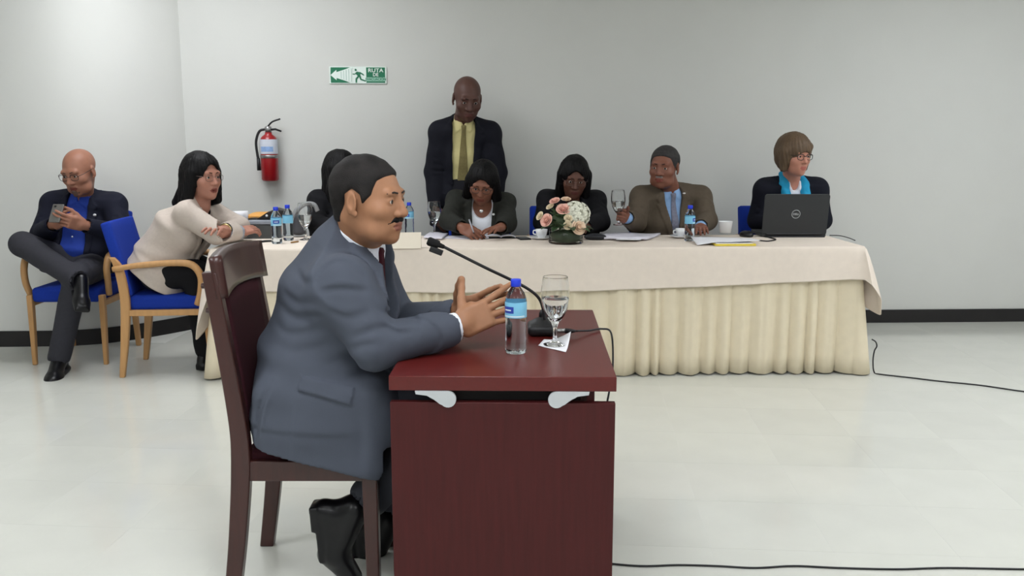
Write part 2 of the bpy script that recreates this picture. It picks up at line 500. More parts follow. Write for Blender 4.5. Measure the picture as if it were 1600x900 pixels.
# the loose fold hanging from the right end of the cloth, and the one at the left end
def fold(name, pts_outer, pts_inner):
    mb = MB(); mb.grid([pts_outer, pts_inner]); return mb.build(name, M_cloth, tc, smooth=True, solid=0.002)
fo = [tp(TL + 0.012, 0.02, -0.17), tp(TL + 0.05, 0.10, -0.2), tp(TL + 0.085, 0.25, -0.23), tp(TL + 0.085, 0.4, -0.23)]
lo_ = [tp(TL + 0.015, 0.03, -0.36), tp(TL + 0.055, 0.10, -0.40), tp(TL + 0.07, 0.25, -0.41), tp(TL + 0.07, 0.4, -0.38)]
fold('end_fold', [fo[0], (fo[0] * .6 + fo[1] * .4), fo[1], fo[2], fo[3]], [lo_[0], (lo_[0] * .6 + lo_[1] * .4), lo_[1], lo_[2], lo_[3]])
# skirt, pleated, on the front and the two ends
ps = perimeter(0.02, inset=0.012, n_long=520, n_short=90, corners=8)
ns_ = 520 + 8 + 90
seq = ps[520 + 8 + 90 + 8 + 520 + 8:] + ps[:ns_]
rows = []; prev = None; arc = 0.0; nxt = 0.0; start = 0.0; wid = 0.1; kind = 1.0
for (s, d, a, b, c) in seq:
    if prev is not None: arc += math.hypot(s - prev[0], d - prev[1])
    prev = (s, d)
    while arc >= start + wid:
        start += wid; wid = rnd.choice((0.055, 0.075, 0.10, 0.125, 0.15)) * rnd.uniform(0.85, 1.15); kind = rnd.uniform(0.65, 1.15)
    q_ = (arc - start) / wid
    bulge = (math.sin(math.pi * q_)) ** 0.75 * kind
    fine = math.sin(arc * 95 + 3 * math.sin(arc * 17)) * 0.10 * math.sin(math.pi * q_)
    endf = (0.10 * math.exp(-(d / 0.06) ** 2) + 0.01 if s < TL / 2 else 0.085 * math.exp(-(d / 0.3) ** 2)) * abs(a)
    row = []
    for t in (0, 0.12, 0.35, 0.6, 0.85, 1.0):
        am = (0.016 + 0.034 * t ** 0.7)
        out = -0.018 - 0.022 * t + am * (bulge + fine * (1 - 0.4 * t)) + 0.012 * t + endf * t
        p = tp(s + a * out, d + b * out, 0.0)
        row.append(np.array([p[0], p[1], (TZ - 0.02) * (1 - t) + (0.004 + 0.012 * (1 - bulge * 0.8)) * t]))
    rows.append(row)
sk = MB().grid(rows).build('table_skirt', M_skirt, None, smooth=True, solid=0.0015)
tag(sk, 'cream pleated skirt reaching the floor round the long table', 'table skirt')

# ------------------------------------------------------------------ mahogany desk
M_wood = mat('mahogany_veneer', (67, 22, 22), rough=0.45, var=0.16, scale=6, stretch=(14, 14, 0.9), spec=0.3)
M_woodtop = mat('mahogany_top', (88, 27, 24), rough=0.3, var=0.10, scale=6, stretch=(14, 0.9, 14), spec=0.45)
M_silver = mat('silver_paint', (186, 190, 192), rough=0.4, var=0.02, metal=0.1)
DA = atz(607, 587.5, 0.75); DB = atz(963, 587.5, 0.75)
dk = empty('desk', (DA[0], DA[1], 0), -0.022, 'mahogany desk with two silver brackets under its overhanging top', 'desk')
DW, DD = float(np.linalg.norm(DB - DA)), 0.93
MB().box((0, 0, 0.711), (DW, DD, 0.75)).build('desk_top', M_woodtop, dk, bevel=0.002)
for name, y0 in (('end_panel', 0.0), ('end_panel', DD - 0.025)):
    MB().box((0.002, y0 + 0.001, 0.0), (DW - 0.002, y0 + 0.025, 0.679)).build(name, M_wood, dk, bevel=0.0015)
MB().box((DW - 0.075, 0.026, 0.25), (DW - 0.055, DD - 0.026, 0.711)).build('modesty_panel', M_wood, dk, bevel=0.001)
MB().box((0.10, 0.05, 0.672), (DW - 0.09, DD - 0.05, 0.706)).build('drawer_box', mat('desk_shadow_black', (20, 15, 16), rough=0.6), dk, bevel=0.002)  # near-black box under the top, shade of the gap put into its colour
for y0 in (-0.006, DD - 0.004):
    for sgn, cx in ((-1, 0.155), (1, 0.438)):
        pts = []
        r = 0.0215; cz = 0.689
        for q in np.linspace(R(60), R(-150), 14): pts.append((cx - sgn * r * math.cos(q), cz + r * math.sin(q)))
        poly = [(cx + sgn * 0.086, 0.7108), (cx + sgn * 0.084, 0.703)]
        poly += [(cx + sgn * 0.055, 0.699), (cx + sgn * 0.036, 0.688), (cx + sgn * 0.022, 0.677)]
        arcp = [(cx + sgn * r * math.cos(q), cz + r * math.sin(q)) for q in np.linspace(R(-45), R(-270), 14)]
        poly = poly + arcp + [(cx, 0.7108)]
        MB().prism(poly, y0, y0 + 0.010, lambda a, b, c: (a, c, b)).build('bracket', M_silver, dk, bevel=0.001)
def desk_pt(px, py, dz=0.0):
    p = atz(px, py, 0.75); p[2] += dz + 0.0005
    return p

# ------------------------------------------------------------------ mahogany chair (faces +x in its own frame)
M_cwood = mat('dark_mahogany', (58, 28, 24), rough=0.32, var=0.2, scale=5, stretch=(12, 12, 1.2), coat=0.2)
M_burg = fabric('burgundy_cloth', (52, 18, 26), var=0.08)
wc = empty('dining_chair', (-0.585, 2.665, 0), 0.0, 'dark mahogany chair with burgundy back that the man in the grey suit sits on', 'chair')
def section_loft(mb, path, wx, wy):
    rows = []
    for (x, y, z), a, b in zip(path, wx, wy):
        rows.append([(x - a / 2, y - b / 2, z), (x + a / 2, y - b / 2, z), (x + a / 2, y + b / 2, z), (x - a / 2, y + b / 2, z), (x - a / 2, y - b / 2, z)])
    mb.grid(rows); mb.add(rows[0][:4], [(0, 1, 2, 3)]); mb.add(rows[-1][:4], [(0, 1, 2, 3)])
    return mb
for sy in (-1, 1):
    y = 0.195 * sy
    pth = spline([(-0.245, y, 0), (-0.215, y, 0.22), (-0.195, y, 0.45), (-0.205, y, 0.62), (-0.255, y, 0.995)], 6)
    nP = len(pth)
    section_loft(MB(), pth, np.interp(np.linspace(0, 1, nP), [0, .45, 1], [.045, .056, .042]), [0.034] * nP).build('rear_post', M_cwood, wc, bevel=0.004)
    section_loft(MB(), [(0.178, y, 0), (0.175, y, 0.44)], [0.036, 0.046], [0.036, 0.046]).build('leg', M_cwood, wc, bevel=0.004)
    MB().box((-0.19, y - 0.012, 0.385), (0.17, y + 0.012, 0.445)).build('seat_rail', M_cwood, wc, bevel=0.003)
MB().box((0.165, -0.19, 0.385), (0.188, 0.19, 0.445)).build('seat_rail', M_cwood, wc, bevel=0.003)
MB().box((-0.205, -0.19, 0.385), (-0.18, 0.19, 0.445)).build('seat_rail', M_cwood, wc, bevel=0.003)
MB().box((-0.185, -0.184, 0.43), (0.195, 0.184, 0.475)).build('seat', M_burg, wc, bevel=0.012, seg=3)
def back_x(z): return float(np.interp(z, [0.45, 0.62, 0.995, 1.05], [-0.195, -0.205, -0.255, -0.263]))
rows = []; 
for z in np.linspace(0.92, 1.035, 8):
    rows.append([(back_x(z) + 0.03 - 0.03 * math.cos(v / 0.21 * 1.35), v, z + 0.012 * math.cos(v / 0.21 * 1.5)) for v in np.linspace(-0.21, 0.21, 15)])
MB().grid(rows).build('crest_rail', M_cwood, wc, smooth=True, solid=0.032)
rows = []
for z in np.linspace(0.52, 0.925, 10):
    rows.append([(back_x(z) + 0.012 - 0.012 * math.cos(v / 0.18 * 1.3), v, z) for v in np.linspace(-0.175, 0.175, 11)])
MB().grid(rows).build('back_panel', M_burg, wc, smooth=True, solid=0.03)
for z in (0.955, 0.885):
    MB().tube([(back_x(z) - 0.02, -0.195, z), (back_x(z) - 0.032, -0.195, z)], 0.008, 10).build('peg', M_cwood, wc)

# ------------------------------------------------------------------ blue armchairs with pale wood frames (face +x in their own frame)
M_blue = fabric('royal_blue_cloth', (22, 52, 150), var=0.06, scale=80)
M_beech = mat('beech_wood', (186, 142, 92), rough=0.42, var=0.1, scale=5, stretch=(10, 10, 1.0))
def make_blue_chair(label, arms=True, seat_d=0.43, wide=0.43):
    root = empty('upholstered_armchair', (0, 0, 0), 0, label, 'chair', 'blue upholstered armchairs')
    hw = wide / 2
    for sy in (-1, 1):
        y = sy * hw
        pth = spline([(-0.235, y, 0), (-0.205, y, 0.24), (-0.19, y, 0.46), (-0.215, y, 0.64), (-0.245, y, 0.70)], 5)
        section_loft(MB(), pth, np.linspace(0.030, 0.030, len(pth)) + 0.022 * np.sin(np.linspace(0, 3.14, len(pth))), [0.03] * len(pth)).build('leg', M_beech, root, bevel=0.005)
        section_loft(MB(), [(0.275, y, 0), (0.265, y, 0.25), (0.262, y, 0.43)], [0.026, 0.036, 0.04], [0.026, 0.032, 0.034]).build('leg', M_beech, root, bevel=0.005)
        MB().box((-0.19, y - 0.012, 0.36), (0.25, y + 0.012, 0.395)).build('side_rail', M_beech, root, bevel=0.003)
        if arms:
            yo = y + sy * 0.032
            pth = spline([(-0.235, yo, 0.635), (-0.10, yo, 0.655), (0.10, yo, 0.668), (0.20, yo, 0.655), (0.245, yo, 0.59), (0.24, yo, 0.50), (0.215, yo - sy * 0.01, 0.425)], 5)
            MB().tube(pth, list(np.interp(np.linspace(0, 1, len(pth)), [0, .15, .5, 1], [.016, .017, .021, .019])), 10).build('armrest', M_beech, root, smooth=True)
    MB().box((-0.20, -hw + 0.014, 0.385), (0.28, hw - 0.014, 0.475)).build('seat', M_blue, root, bevel=0.022, seg=3)
    bk = MB()
    rows = []
    for z in np.linspace(0.47, 0.895, 9):
        rows.append([(-0.185 - (z - 0.47) * 0.24 + 0.012 * (v / hw) ** 2, v, z) for v in np.linspace(-hw + 0.005, hw - 0.005, 7)])
    bk.grid(rows).build('backrest', M_blue, root, solid=0.055, bevel=0.012, smooth=True)
    MB().box((-0.205, -hw + 0.03, 0.44), (-0.175, hw - 0.03, 0.49)).build('back_bracket', M_black, root)
    return root
ch_b = make_blue_chair('blue armchair with pale wood arms, the woman in the beige jacket sits on it')
ch_b.location = (-2.035, 5.26, 0); ch_b.rotation_euler = (0, 0, R(5))
def place_chair(x, y, facing, label):
    c = copy_tree(ch_b); c['label'] = label
    c.location = (x, y, 0); c.rotation_euler = (0, 0, facing)
    return c
# ------------------------------------------------------------------ smooth bodies: distance fields meshed with surface nets
f32 = np.float32
def V(*a): return np.array(a if len(a) > 1 else a[0], float)
def unit(v):
    v = np.asarray(v, float); return v / max(np.linalg.norm(v), 1e-9)
def RC(a, b, r1, r2):
    a = V(a); b = V(b); ba = b - a; L2 = max(float(ba @ ba), 1e-9); rm = max(r1, r2)
    def fn(X, Y, Z):
        x = X - a[0]; y = Y - a[1]; z = Z - a[2]
        t = np.clip((x * ba[0] + y * ba[1] + z * ba[2]) / L2, 0, 1)
        return np.sqrt((x - t * ba[0]) ** 2 + (y - t * ba[1]) ** 2 + (z - t * ba[2]) ** 2) - (r1 + (r2 - r1) * t)
    return (np.minimum(a, b) - rm, np.maximum(a, b) + rm, fn)
def EL(c, rad, M=None):
    c = V(c); rad = V(rad); M = np.eye(3) if M is None else np.asarray(M)
    ext = np.sqrt(((M * rad[:, None]) ** 2).sum(0))
    def fn(X, Y, Z):
        x = X - c[0]; y = Y - c[1]; z = Z - c[2]
        k0 = 0; k1 = 0
        for i in range(3):
            u = (x * M[i, 0] + y * M[i, 1] + z * M[i, 2]) / rad[i]
            k0 = k0 + u * u; k1 = k1 + (u / rad[i]) ** 2
        k0 = np.sqrt(k0); k1 = np.sqrt(k1) + 1e-6
        return k0 * (k0 - 1) / k1
    return (c - ext, c + ext, fn)
def EC(a, b, ra, rb, right, cap=None):
    """elliptical cone from a to b; ra=(half across, half deep) at a"""
    a = V(a); b = V(b); ax = unit(b - a); L = float(np.linalg.norm(b - a))
    r = unit(V(right) - ax * float(V(right) @ ax)); f = np.cross(ax, r)
    rm = max(*ra, *rb); cp = cap if cap else min(ra[1], rb[1]) * 0.8
    def fn(X, Y, Z):
        x = X - a[0]; y = Y - a[1]; z = Z - a[2]
        h = x * ax[0] + y * ax[1] + z * ax[2]; t = np.clip(h / L, 0, 1)
        e = h - t * L
        A = ra[0] + (rb[0] - ra[0]) * t; B = ra[1] + (rb[1] - ra[1]) * t
        u = (x * r[0] + y * r[1] + z * r[2]) / A; w = (x * f[0] + y * f[1] + z * f[2]) / B; q = e / cp
        k0 = np.sqrt(u * u + w * w + q * q)
        k1 = np.sqrt((u / A) ** 2 + (w / B) ** 2 + (q / cp) ** 2) + 1e-6
        return k0 * (k0 - 1) / k1
    return (np.minimum(a, b) - rm - cp, np.maximum(a, b) + rm + cp, fn)
def BX(c, half, M=None, r=0.005):
    c = V(c); half = V(half); M = np.eye(3) if M is None else np.asarray(M)
    ext = np.sqrt(((M * half[:, None]) ** 2).sum(0)) + 0.0
    ext = np.abs(M.T) @ half
    def fn(X, Y, Z):
        x = X - c[0]; y = Y - c[1]; z = Z - c[2]
        s = 0; m = None
        for i in range(3):
            q = np.abs(x * M[i, 0] + y * M[i, 1] + z * M[i, 2]) - (half[i] - r)
            s = s + np.maximum(q, 0) ** 2
            m = q if m is None else np.maximum(m, q)
        return np.sqrt(s) + np.minimum(m, 0) - r
    return (c - ext, c + ext, fn)
def PRISM(poly, o, U, W, n0, n1):
    """convex or concave polygon in the plane (U, W) through o, extruded along U x W between n0 and n1"""
    o = V(o); U = unit(U); W = unit(W); Nn = np.cross(U, W); P = [V(*p) for p in poly]
    pts = np.array([o + U * p[0] + W * p[1] + Nn * n for p in P for n in (n0, n1)])
    def fn(X, Y, Z):
        x = X - o[0]; y = Y - o[1]; z = Z - o[2]
        u = x * U[0] + y * U[1] + z * U[2]; w = x * W[0] + y * W[1] + z * W[2]; n = x * Nn[0] + y * Nn[1] + z * Nn[2]
        d = None; s = None; k = len(P); j = k - 1
        for i in range(k):
            e = P[j] - P[i]; wx = u - P[i][0]; wy = w - P[i][1]
            t = np.clip((wx * e[0] + wy * e[1]) / (e @ e), 0, 1)
            dd = (wx - e[0] * t) ** 2 + (wy - e[1] * t) ** 2
            d = dd if d is None else np.minimum(d, dd)
            c1 = w >= P[i][1]; c2 = w < P[j][1]; c3 = e[0] * wy > e[1] * wx
            flip = (c1 & c2 & c3) | (~c1 & ~c2 & ~c3)
            s = flip if s is None else s ^ flip
            j = i
        d = np.sqrt(d); d = np.where(s, -d, d)
        return np.maximum(d, np.maximum(n0 - n, n - n1))
    return (pts.min(0), pts.max(0), fn)
def PL(p, n):
    p = V(p); n = unit(n); k = float(p @ n)
    return (None, None, lambda X, Y, Z: X * n[0] + Y * n[1] + Z * n[2] - k)

class Field:
    def __init__(s): s.ops = []
    def add(s, p, k=0.0): s.ops.append(('add', p, k)); return s
    def sub(s, p, k=0.0): s.ops.append(('sub', p, k)); return s
    def inter(s, p, k=0.0): s.ops.append(('int', p, k)); return s
    def emboss(s, p, d): s.ops.append(('emb', p, d)); return s
    def crease(s, a, b, amp, w): s.ops.append(('cre', (V(a), V(b)), (amp, w))); return s
    def noise(s, amp, freq, seed=0): s.ops.append(('noi', (freq, seed), amp)); return s
    def fold(s, pts, amp, w, ylo, yhi): s.ops.append(('fold', (pts, amp, w, ylo, yhi), 0)); return s
    def strands(s, H, amp, fr=34): s.ops.append(('str', (H, amp, fr), 0)); return s
    def grow(s, d): s.ops.append(('gro', None, d)); return s
    def mesh(s, h, name, m, parent, smooth=True, face_mat=None, clip=None):
        lo = np.array([1e9] * 3); hi = -lo
        for k, p, q in s.ops:
            if k == 'add': lo = np.minimum(lo, p[0]); hi = np.maximum(hi, p[1])
        if clip is not None:
            lo = np.maximum(lo, clip[0]); hi = np.minimum(hi, clip[1])
        pad = 3 * h + 0.012
        lo = lo - pad; hi = hi + pad
        n = np.ceil((hi - lo) / h).astype(int) + 1
        ax = [(lo[i] + h * np.arange(n[i])).astype(f32) for i in range(3)]
        F = np.full(tuple(n), 0.5, f32)
        for k, p, q in s.ops:
            if k in ('noi', 'gro'):
                if k == 'gro': F -= f32(q); continue
                fr, sd = p; rg = np.random.RandomState(sd)
                acc = 0
                for _ in range(4):
                    dv = unit(rg.randn(3)) * fr * rg.uniform(0.6, 1.5); ph = rg.uniform(0, 6.28)
                    acc = acc + np.sin(ax[0][:, None, None] * dv[0] + ax[1][None, :, None] * dv[1] + ax[2][None, None, :] * dv[2] + ph)
                F += (acc * (q / 4)).astype(f32); continue
            if k == 'fold':
                pts, amp, w, ylo, yhi = p
                i0 = np.clip(int((ylo - lo[1]) / h), 0, n[1]); i1 = np.clip(int((yhi - lo[1]) / h), 0, n[1])
                P2 = [V(a_) for a_ in pts]; xl = min(a_[0] for a_ in P2) - 4 * w; xh = max(a_[0] for a_ in P2) + 4 * w; zl = min(a_[1] for a_ in P2) - 4 * w; zh_ = max(a_[1] for a_ in P2) + 4 * w
                a0, a1 = np.clip([int((xl - lo[0]) / h), int((xh - lo[0]) / h) + 1], 0, n[0]); c0, c1 = np.clip([int((zl - lo[2]) / h), int((zh_ - lo[2]) / h) + 1], 0, n[2])
                X = ax[0][a0:a1][:, None]; Z = ax[2][c0:c1][None, :]
                best = None; L_ = [0.0]
                for a_, b_ in zip(P2[:-1], P2[1:]): L_.append(L_[-1] + float(np.linalg.norm(b_ - a_)))
                for q_, (a_, b_) in enumerate(zip(P2[:-1], P2[1:])):
                    e = b_ - a_; t = np.clip(((X - a_[0]) * e[0] + (Z - a_[1]) * e[1]) / max(e @ e, 1e-9), 0, 1)
                    dx = X - a_[0] - t * e[0]; dz = Z - a_[1] - t * e[1]
                    d = np.sqrt(dx * dx + dz * dz); s_ = np.sign(e[0] * (Z - a_[1]) - e[1] * (X - a_[0])); pr = (L_[q_] + t * (L_[q_ + 1] - L_[q_])) / L_[-1]
                    if best is None: best = (d, s_, pr)
                    else:
                        m_ = d < best[0]; best = tuple(np.where(m_, u_, v_) for u_, v_ in zip((d, s_, pr), best))
                d, s_, pr = best
                g_ = amp * np.sin(np.pi * np.clip(pr, 0.02, 0.98)) ** 0.6 * (np.exp(-(d / w) ** 2) - 0.55 * np.exp(-((s_ * d - 1.7 * w) / (1.1 * w)) ** 2))
                F[a0:a1, i0:i1, c0:c1] += g_[:, None, :].astype(f32); continue
            if k == 'str':
                H, amp, fr = p
                P0 = [ax[0][:, None, None] - H.c[0], ax[1][None, :, None] - H.c[1], ax[2][None, None, :] - H.c[2]]
                L_ = [sum(P0[i] * (H.M[j][i] / H.k) for i in range(3)) for j in range(3)]
                th = np.arctan2(L_[0], -(L_[1] + 0.02)); L2 = L_[2]
                F += (amp * (np.sin(th * fr + 6 * np.sin(L2 * 14)) + 0.6 * np.sin(th * fr * 1.9 + 5 * np.sin(L2 * 9 + 1)))).astype(f32); continue
            if k == 'cre':
                a, b = p; amp, w = q
                l_ = np.minimum(a, b) - 3 * w; h_ = np.maximum(a, b) + 3 * w
            elif p[0] is None:
                l_ = lo; h_ = hi
            else:
                ex = (q if k in ('add', 'sub') else 0) + 2 * h + 0.03
                l_ = p[0] - ex; h_ = p[1] + ex
            if k == 'int': l_, h_ = lo, hi
            i0 = np.clip(np.floor((l_ - lo) / h).astype(int), 0, n - 1); i1 = np.clip(np.ceil((h_ - lo) / h).astype(int) + 1, 0, n)
            if (i1 <= i0).any(): continue
            sl = tuple(slice(a_, b_) for a_, b_ in zip(i0, i1))
            X = ax[0][sl[0]][:, None, None]; Y = ax[1][sl[1]][None, :, None]; Z = ax[2][sl[2]][None, None, :]
            G = F[sl]
            if k == 'cre':
                a, b = p; amp, w = q
                d = RC(a, b, 0, 0)[2](X, Y, Z)
                G += (amp * np.exp(-(d / w) ** 2)).astype(f32); continue
            d = p[2](X, Y, Z).astype(f32)
            if k == 'add':
                if q > 0:
                    t = np.clip(0.5 + 0.5 * (G - d) / q, 0, 1); F[sl] = G + (d - G) * t - q * t * (1 - t)
                else: F[sl] = np.minimum(G, d)
            elif k == 'sub':
                if q > 0:
                    t = np.clip(0.5 - 0.5 * (G + d) / q, 0, 1); F[sl] = G + (-d - G) * t + q * t * (1 - t)
                else: F[sl] = np.maximum(G, -d)
            elif k == 'int' and q > 0:
                t = np.clip(0.5 - 0.5 * (G - d) / q, 0, 1); F[sl] = G + (d - G) * t + q * t * (1 - t)
            elif k == 'int': F[sl] = np.maximum(G, d)
            elif k == 'emb': F[sl] = np.minimum(G, np.maximum(G - q, d))
        vs, fs = surface_net(F, lo, h)
        o = net_object(name, vs, fs, m, parent, smooth)
        if face_mat is not None and len(fs):
            cen = vs[fs].mean(1)
            o.data.polygons.foreach_set('material_index', face_mat(cen).astype(np.int32))
        return o
_CORN = [(i, j, k) for i in (0, 1) for j in (0, 1) for k in (0, 1)]
_EDG = [(a, b) for a in range(8) for b in range(a + 1, 8) if sum(abs(x - y) for x, y in zip(_CORN[a], _CORN[b])) == 1]
def surface_net(F, lo, h):
    F[0] = F[-1] = 0.5; F[:, 0] = F[:, -1] = 0.5; F[:, :, 0] = F[:, :, -1] = 0.5
    ins = F < 0
    n = F.shape
    c = np.zeros((n[0] - 1, n[1] - 1, n[2] - 1), np.uint8)
    for i, j, k in _CORN:
        c += ins[i:n[0] - 1 + i, j:n[1] - 1 + j, k:n[2] - 1 + k]
    act = (c > 0) & (c < 8)
    I = np.argwhere(act)
    if len(I) == 0: return np.zeros((0, 3)), np.zeros((0, 4), int)
    vals = np.stack([F[I[:, 0] + i, I[:, 1] + j, I[:, 2] + k] for i, j, k in _CORN], 1)
    acc = np.zeros((len(I), 3)); cnt = np.zeros(len(I))
    for a, b in _EDG:
        va, vb = vals[:, a], vals[:, b]
        m = (va < 0) != (vb < 0)
        t = np.where(m, va / np.where(m, va - vb, 1), 0)
        pa = np.array(_CORN[a], float); pb = np.array(_CORN[b], float)
        acc += np.where(m[:, None], pa + t[:, None] * (pb - pa), 0); cnt += m
    verts = lo + h * (I + acc / cnt[:, None])
    idm = np.full(c.shape, -1, np.int32); idm[act] = np.arange(len(I), dtype=np.int32)
    quads = []
    for axis in range(3):
        s0 = [slice(1, -1)] * 3; s0[axis] = slice(0, -1); s1 = [slice(1, -1)] * 3; s1[axis] = slice(1, None)
        a = ins[tuple(s0)]; b = ins[tuple(s1)]
        E = np.argwhere(a != b)
        off = np.ones(3, int); off[axis] = 0
        E = E + off
        flip = ins[E[:, 0], E[:, 1], E[:, 2]]
        u, w = [(1, 2), (2, 0), (0, 1)][axis]
        def cell(du, dw):
            q = E.copy(); q[:, u] -= du; q[:, w] -= dw
            return idm[q[:, 0], q[:, 1], q[:, 2]]
        Q = np.stack([cell(1, 1), cell(0, 1), cell(0, 0), cell(1, 0)], 1)
        Q[~flip] = Q[~flip][:, ::-1]
        quads.append(Q)
    Q = np.concatenate(quads); Q = Q[(Q >= 0).all(1)]
    return verts, Q
def net_object(name, vs, fs, m, parent, smooth=True):
    me = bpy.data.meshes.new(name)
    off = np.array(parent.location) if parent is not None else np.zeros(3)
    me.vertices.add(len(vs)); me.loops.add(len(fs) * 4); me.polygons.add(len(fs))
    me.vertices.foreach_set('co', (vs - off).astype(f32).ravel())
    me.loops.foreach_set('vertex_index', fs.astype(np.int32).ravel())
    me.polygons.foreach_set('loop_start', np.arange(0, len(fs) * 4, 4, dtype=np.int32))
    me.polygons.foreach_set('loop_total', np.full(len(fs), 4, np.int32))
    me.polygons.foreach_set('use_smooth', np.ones(len(fs), bool))
    me.update(calc_edges=True)
    me.validate()
    return link_mesh(name, me, m, parent)

# ------------------------------------------------------------------ anatomy
def head_frame(yaw, pitch, roll=0.0):
    """rows: person's right, forward, up. yaw 0 faces the camera side (-y), positive turns to +x; pitch positive looks down"""
    y, p, r = R(yaw), R(pitch), R(roll)
    f0 = V(math.sin(y), -math.cos(y), 0); up0 = V(0, 0, 1)
    f = math.cos(p) * f0 - math.sin(p) * up0; up = math.sin(p) * f0 + math.cos(p) * up0
    rt = np.cross(f, up)
    rt2 = math.cos(r) * rt + math.sin(r) * up; up2 = -math.sin(r) * rt + math.cos(r) * up
    return np.array([rt2, f, up2])
class Head:
    def __init__(s, c, yaw=0, pitch=0, roll=0, k=1.0, width=1.0):
        s.c = V(c); s.M = head_frame(yaw, pitch, roll); s.k = k; s.w = width
    def p(s, x, y, z): return s.c + s.k * (s.M[0] * x * s.w + s.M[1] * y + s.M[2] * z)
    def loc(s, P): 
        q = (P - s.c) @ s.M.T / s.k; q[:, 0] /= s.w; return q
    def el(s, c, r, grow=0.0, M=None): return EL(s.p(*c), [r[0] * s.k * s.w + grow, r[1] * s.k + grow, r[2] * s.k + grow], s.M if M is None else M)
    def rc(s, a, b, r1, r2): return RC(s.p(*a), s.p(*b), r1 * s.k, r2 * s.k)
    def skull(s, g=0.0):
        return [(s.el((0, -0.018, 0.036), (0.074, 0.096, 0.083), g), 0.0), (s.el((0, 0.030, -0.025), (0.063, 0.066, 0.088), g), 0.03),
                (s.el((0, 0.030, -0.072), (0.052, 0.056, 0.042), g), 0.025)]
def add_head(F, H, nose=1.0, brow=1.0, jowl=0.0, lips=1.0, ears=True, open_mouth=0.0, chin=1.0):
    k = H.k
    for pr, q in H.skull(): F.add(pr, q * k)
    F.add(H.el((0, 0.072, -0.098), (0.020 * chin, 0.020, 0.017)), 0.025 * k)
    for sx in (-1, 1):
        F.add(H.el((sx * 0.044, 0.058, -0.024), (0.022, 0.024, 0.020)), 0.025 * k)
        if jowl: F.add(H.el((sx * 0.040, 0.045, -0.080), (0.024 * jowl, 0.030, 0.028)), 0.02 * k)
    F.add(H.rc((-0.036, 0.079, 0.026), (0.036, 0.079, 0.026), 0.014 * brow, 0.014 * brow), 0.014 * k)
    for sx in (-1, 1):
        F.sub(H.el((sx * 0.031, 0.102, 0.006), (0.018, 0.017, 0.012)), 0.012 * k)
        # lids round the eyeball
        F.add(H.el((sx * 0.031, 0.0765, 0.0045), (0.0155, 0.0142, 0.0128)), 0.004 * k)
        F.sub(H.el((sx * 0.031, 0.093, 0.0035), (0.0128, 0.010, 0.0046)), 0.002 * k)
    F.add(H.rc((0, 0.089, 0.014), (0, 0.104, -0.022), 0.0085, 0.0115 * nose), 0.008 * k)
    F.add(H.el((0, 0.107, -0.028), (0.0125 * nose, 0.0125, 0.0105)), 0.008 * k)
    for sx in (-1, 1):
        F.add(H.el((sx * 0.0125 * nose, 0.096, -0.031), (0.0085 * nose, 0.011, 0.0085)), 0.005 * k)
        F.sub(H.el((sx * 0.0065 * nose, 0.103, -0.0385), (0.0032, 0.0045, 0.0035)), 0.002 * k)
    F.add(H.el((0, 0.078, -0.063), (0.028, 0.018, 0.020)), 0.015 * k)
    F.add(H.rc((-0.019, 0.0875, -0.0585), (0.019, 0.0875, -0.0585), 0.0058 * lips, 0.0058 * lips), 0.005 * k)
    F.add(H.el((0, 0.0945, -0.058), (0.014, 0.006 * lips, 0.0058 * lips)), 0.005 * k)
    F.add(H.el((0, 0.0925, -0.0705), (0.018, 0.0075 * lips, 0.0068 * lips)), 0.004 * k)
    F.crease(H.p(-0.023, 0.093, -0.0645), H.p(0.023, 0.093, -0.0645), 0.004 * k, 0.0032 * k)
    if open_mouth: F.sub(H.el((0, 0.099, -0.0645), (0.014, 0.012, 0.004 * open_mouth)), 0.002)
    for sx in (-1, 1):
        F.crease(H.p(sx * 0.018, 0.094, -0.036), H.p(sx * 0.031, 0.080, -0.066), 0.0018 * k, 0.004 * k)
    if ears:
        for sx in (-1, 1):
            a = R(18)
            Mx = np.array([H.M[0] * math.cos(a) * sx + H.M[1] * math.sin(-a), H.M[1] * math.cos(a) + H.M[0] * sx * math.sin(a), H.M[2]])
            F.add(EL(H.p(sx * 0.0755, -0.012, -0.006), [0.0085 * k, 0.0195 * k, 0.033 * k], Mx), 0.006 * k)
            F.sub(EL(H.p(sx * 0.0845, -0.006, -0.003), [0.0055 * k, 0.011 * k, 0.020 * k], Mx), 0.003 * k)
            F.add(EL(H.p(sx * 0.0755, 0.001, -0.034), [0.006 * k, 0.0085 * k, 0.009 * k], Mx), 0.004 * k)
def lips_pick(H, extra=None):
    def fn(P):
        q = H.loc(P)
        l = (np.abs(q[:, 0]) < 0.024 - np.abs(q[:, 2] + 0.0645) * 0.8) & (np.abs(q[:, 2] + 0.0650) < 0.0115) & (q[:, 1] > 0.082) & (q[:, 1] > 0.05)
        return l.astype(np.int32)
    return fn
def add_neck(F, H, N, r=0.056):
    b = H.p(0, -0.028, -0.045)
    F.add(RC(N, b, r * 1.05, r * 0.98), 0.025)
    F.add(RC(N + (b - N) * 0.1, H.p(0, 0.01, -0.075), r * 0.9, r * 0.72), 0.025)
M_eyewhite = mat('eye_white', (205, 198, 192), rough=0.25, var=0)
M_iris = mat('eye_dark_brown', (32, 20, 15), rough=0.15, var=0)
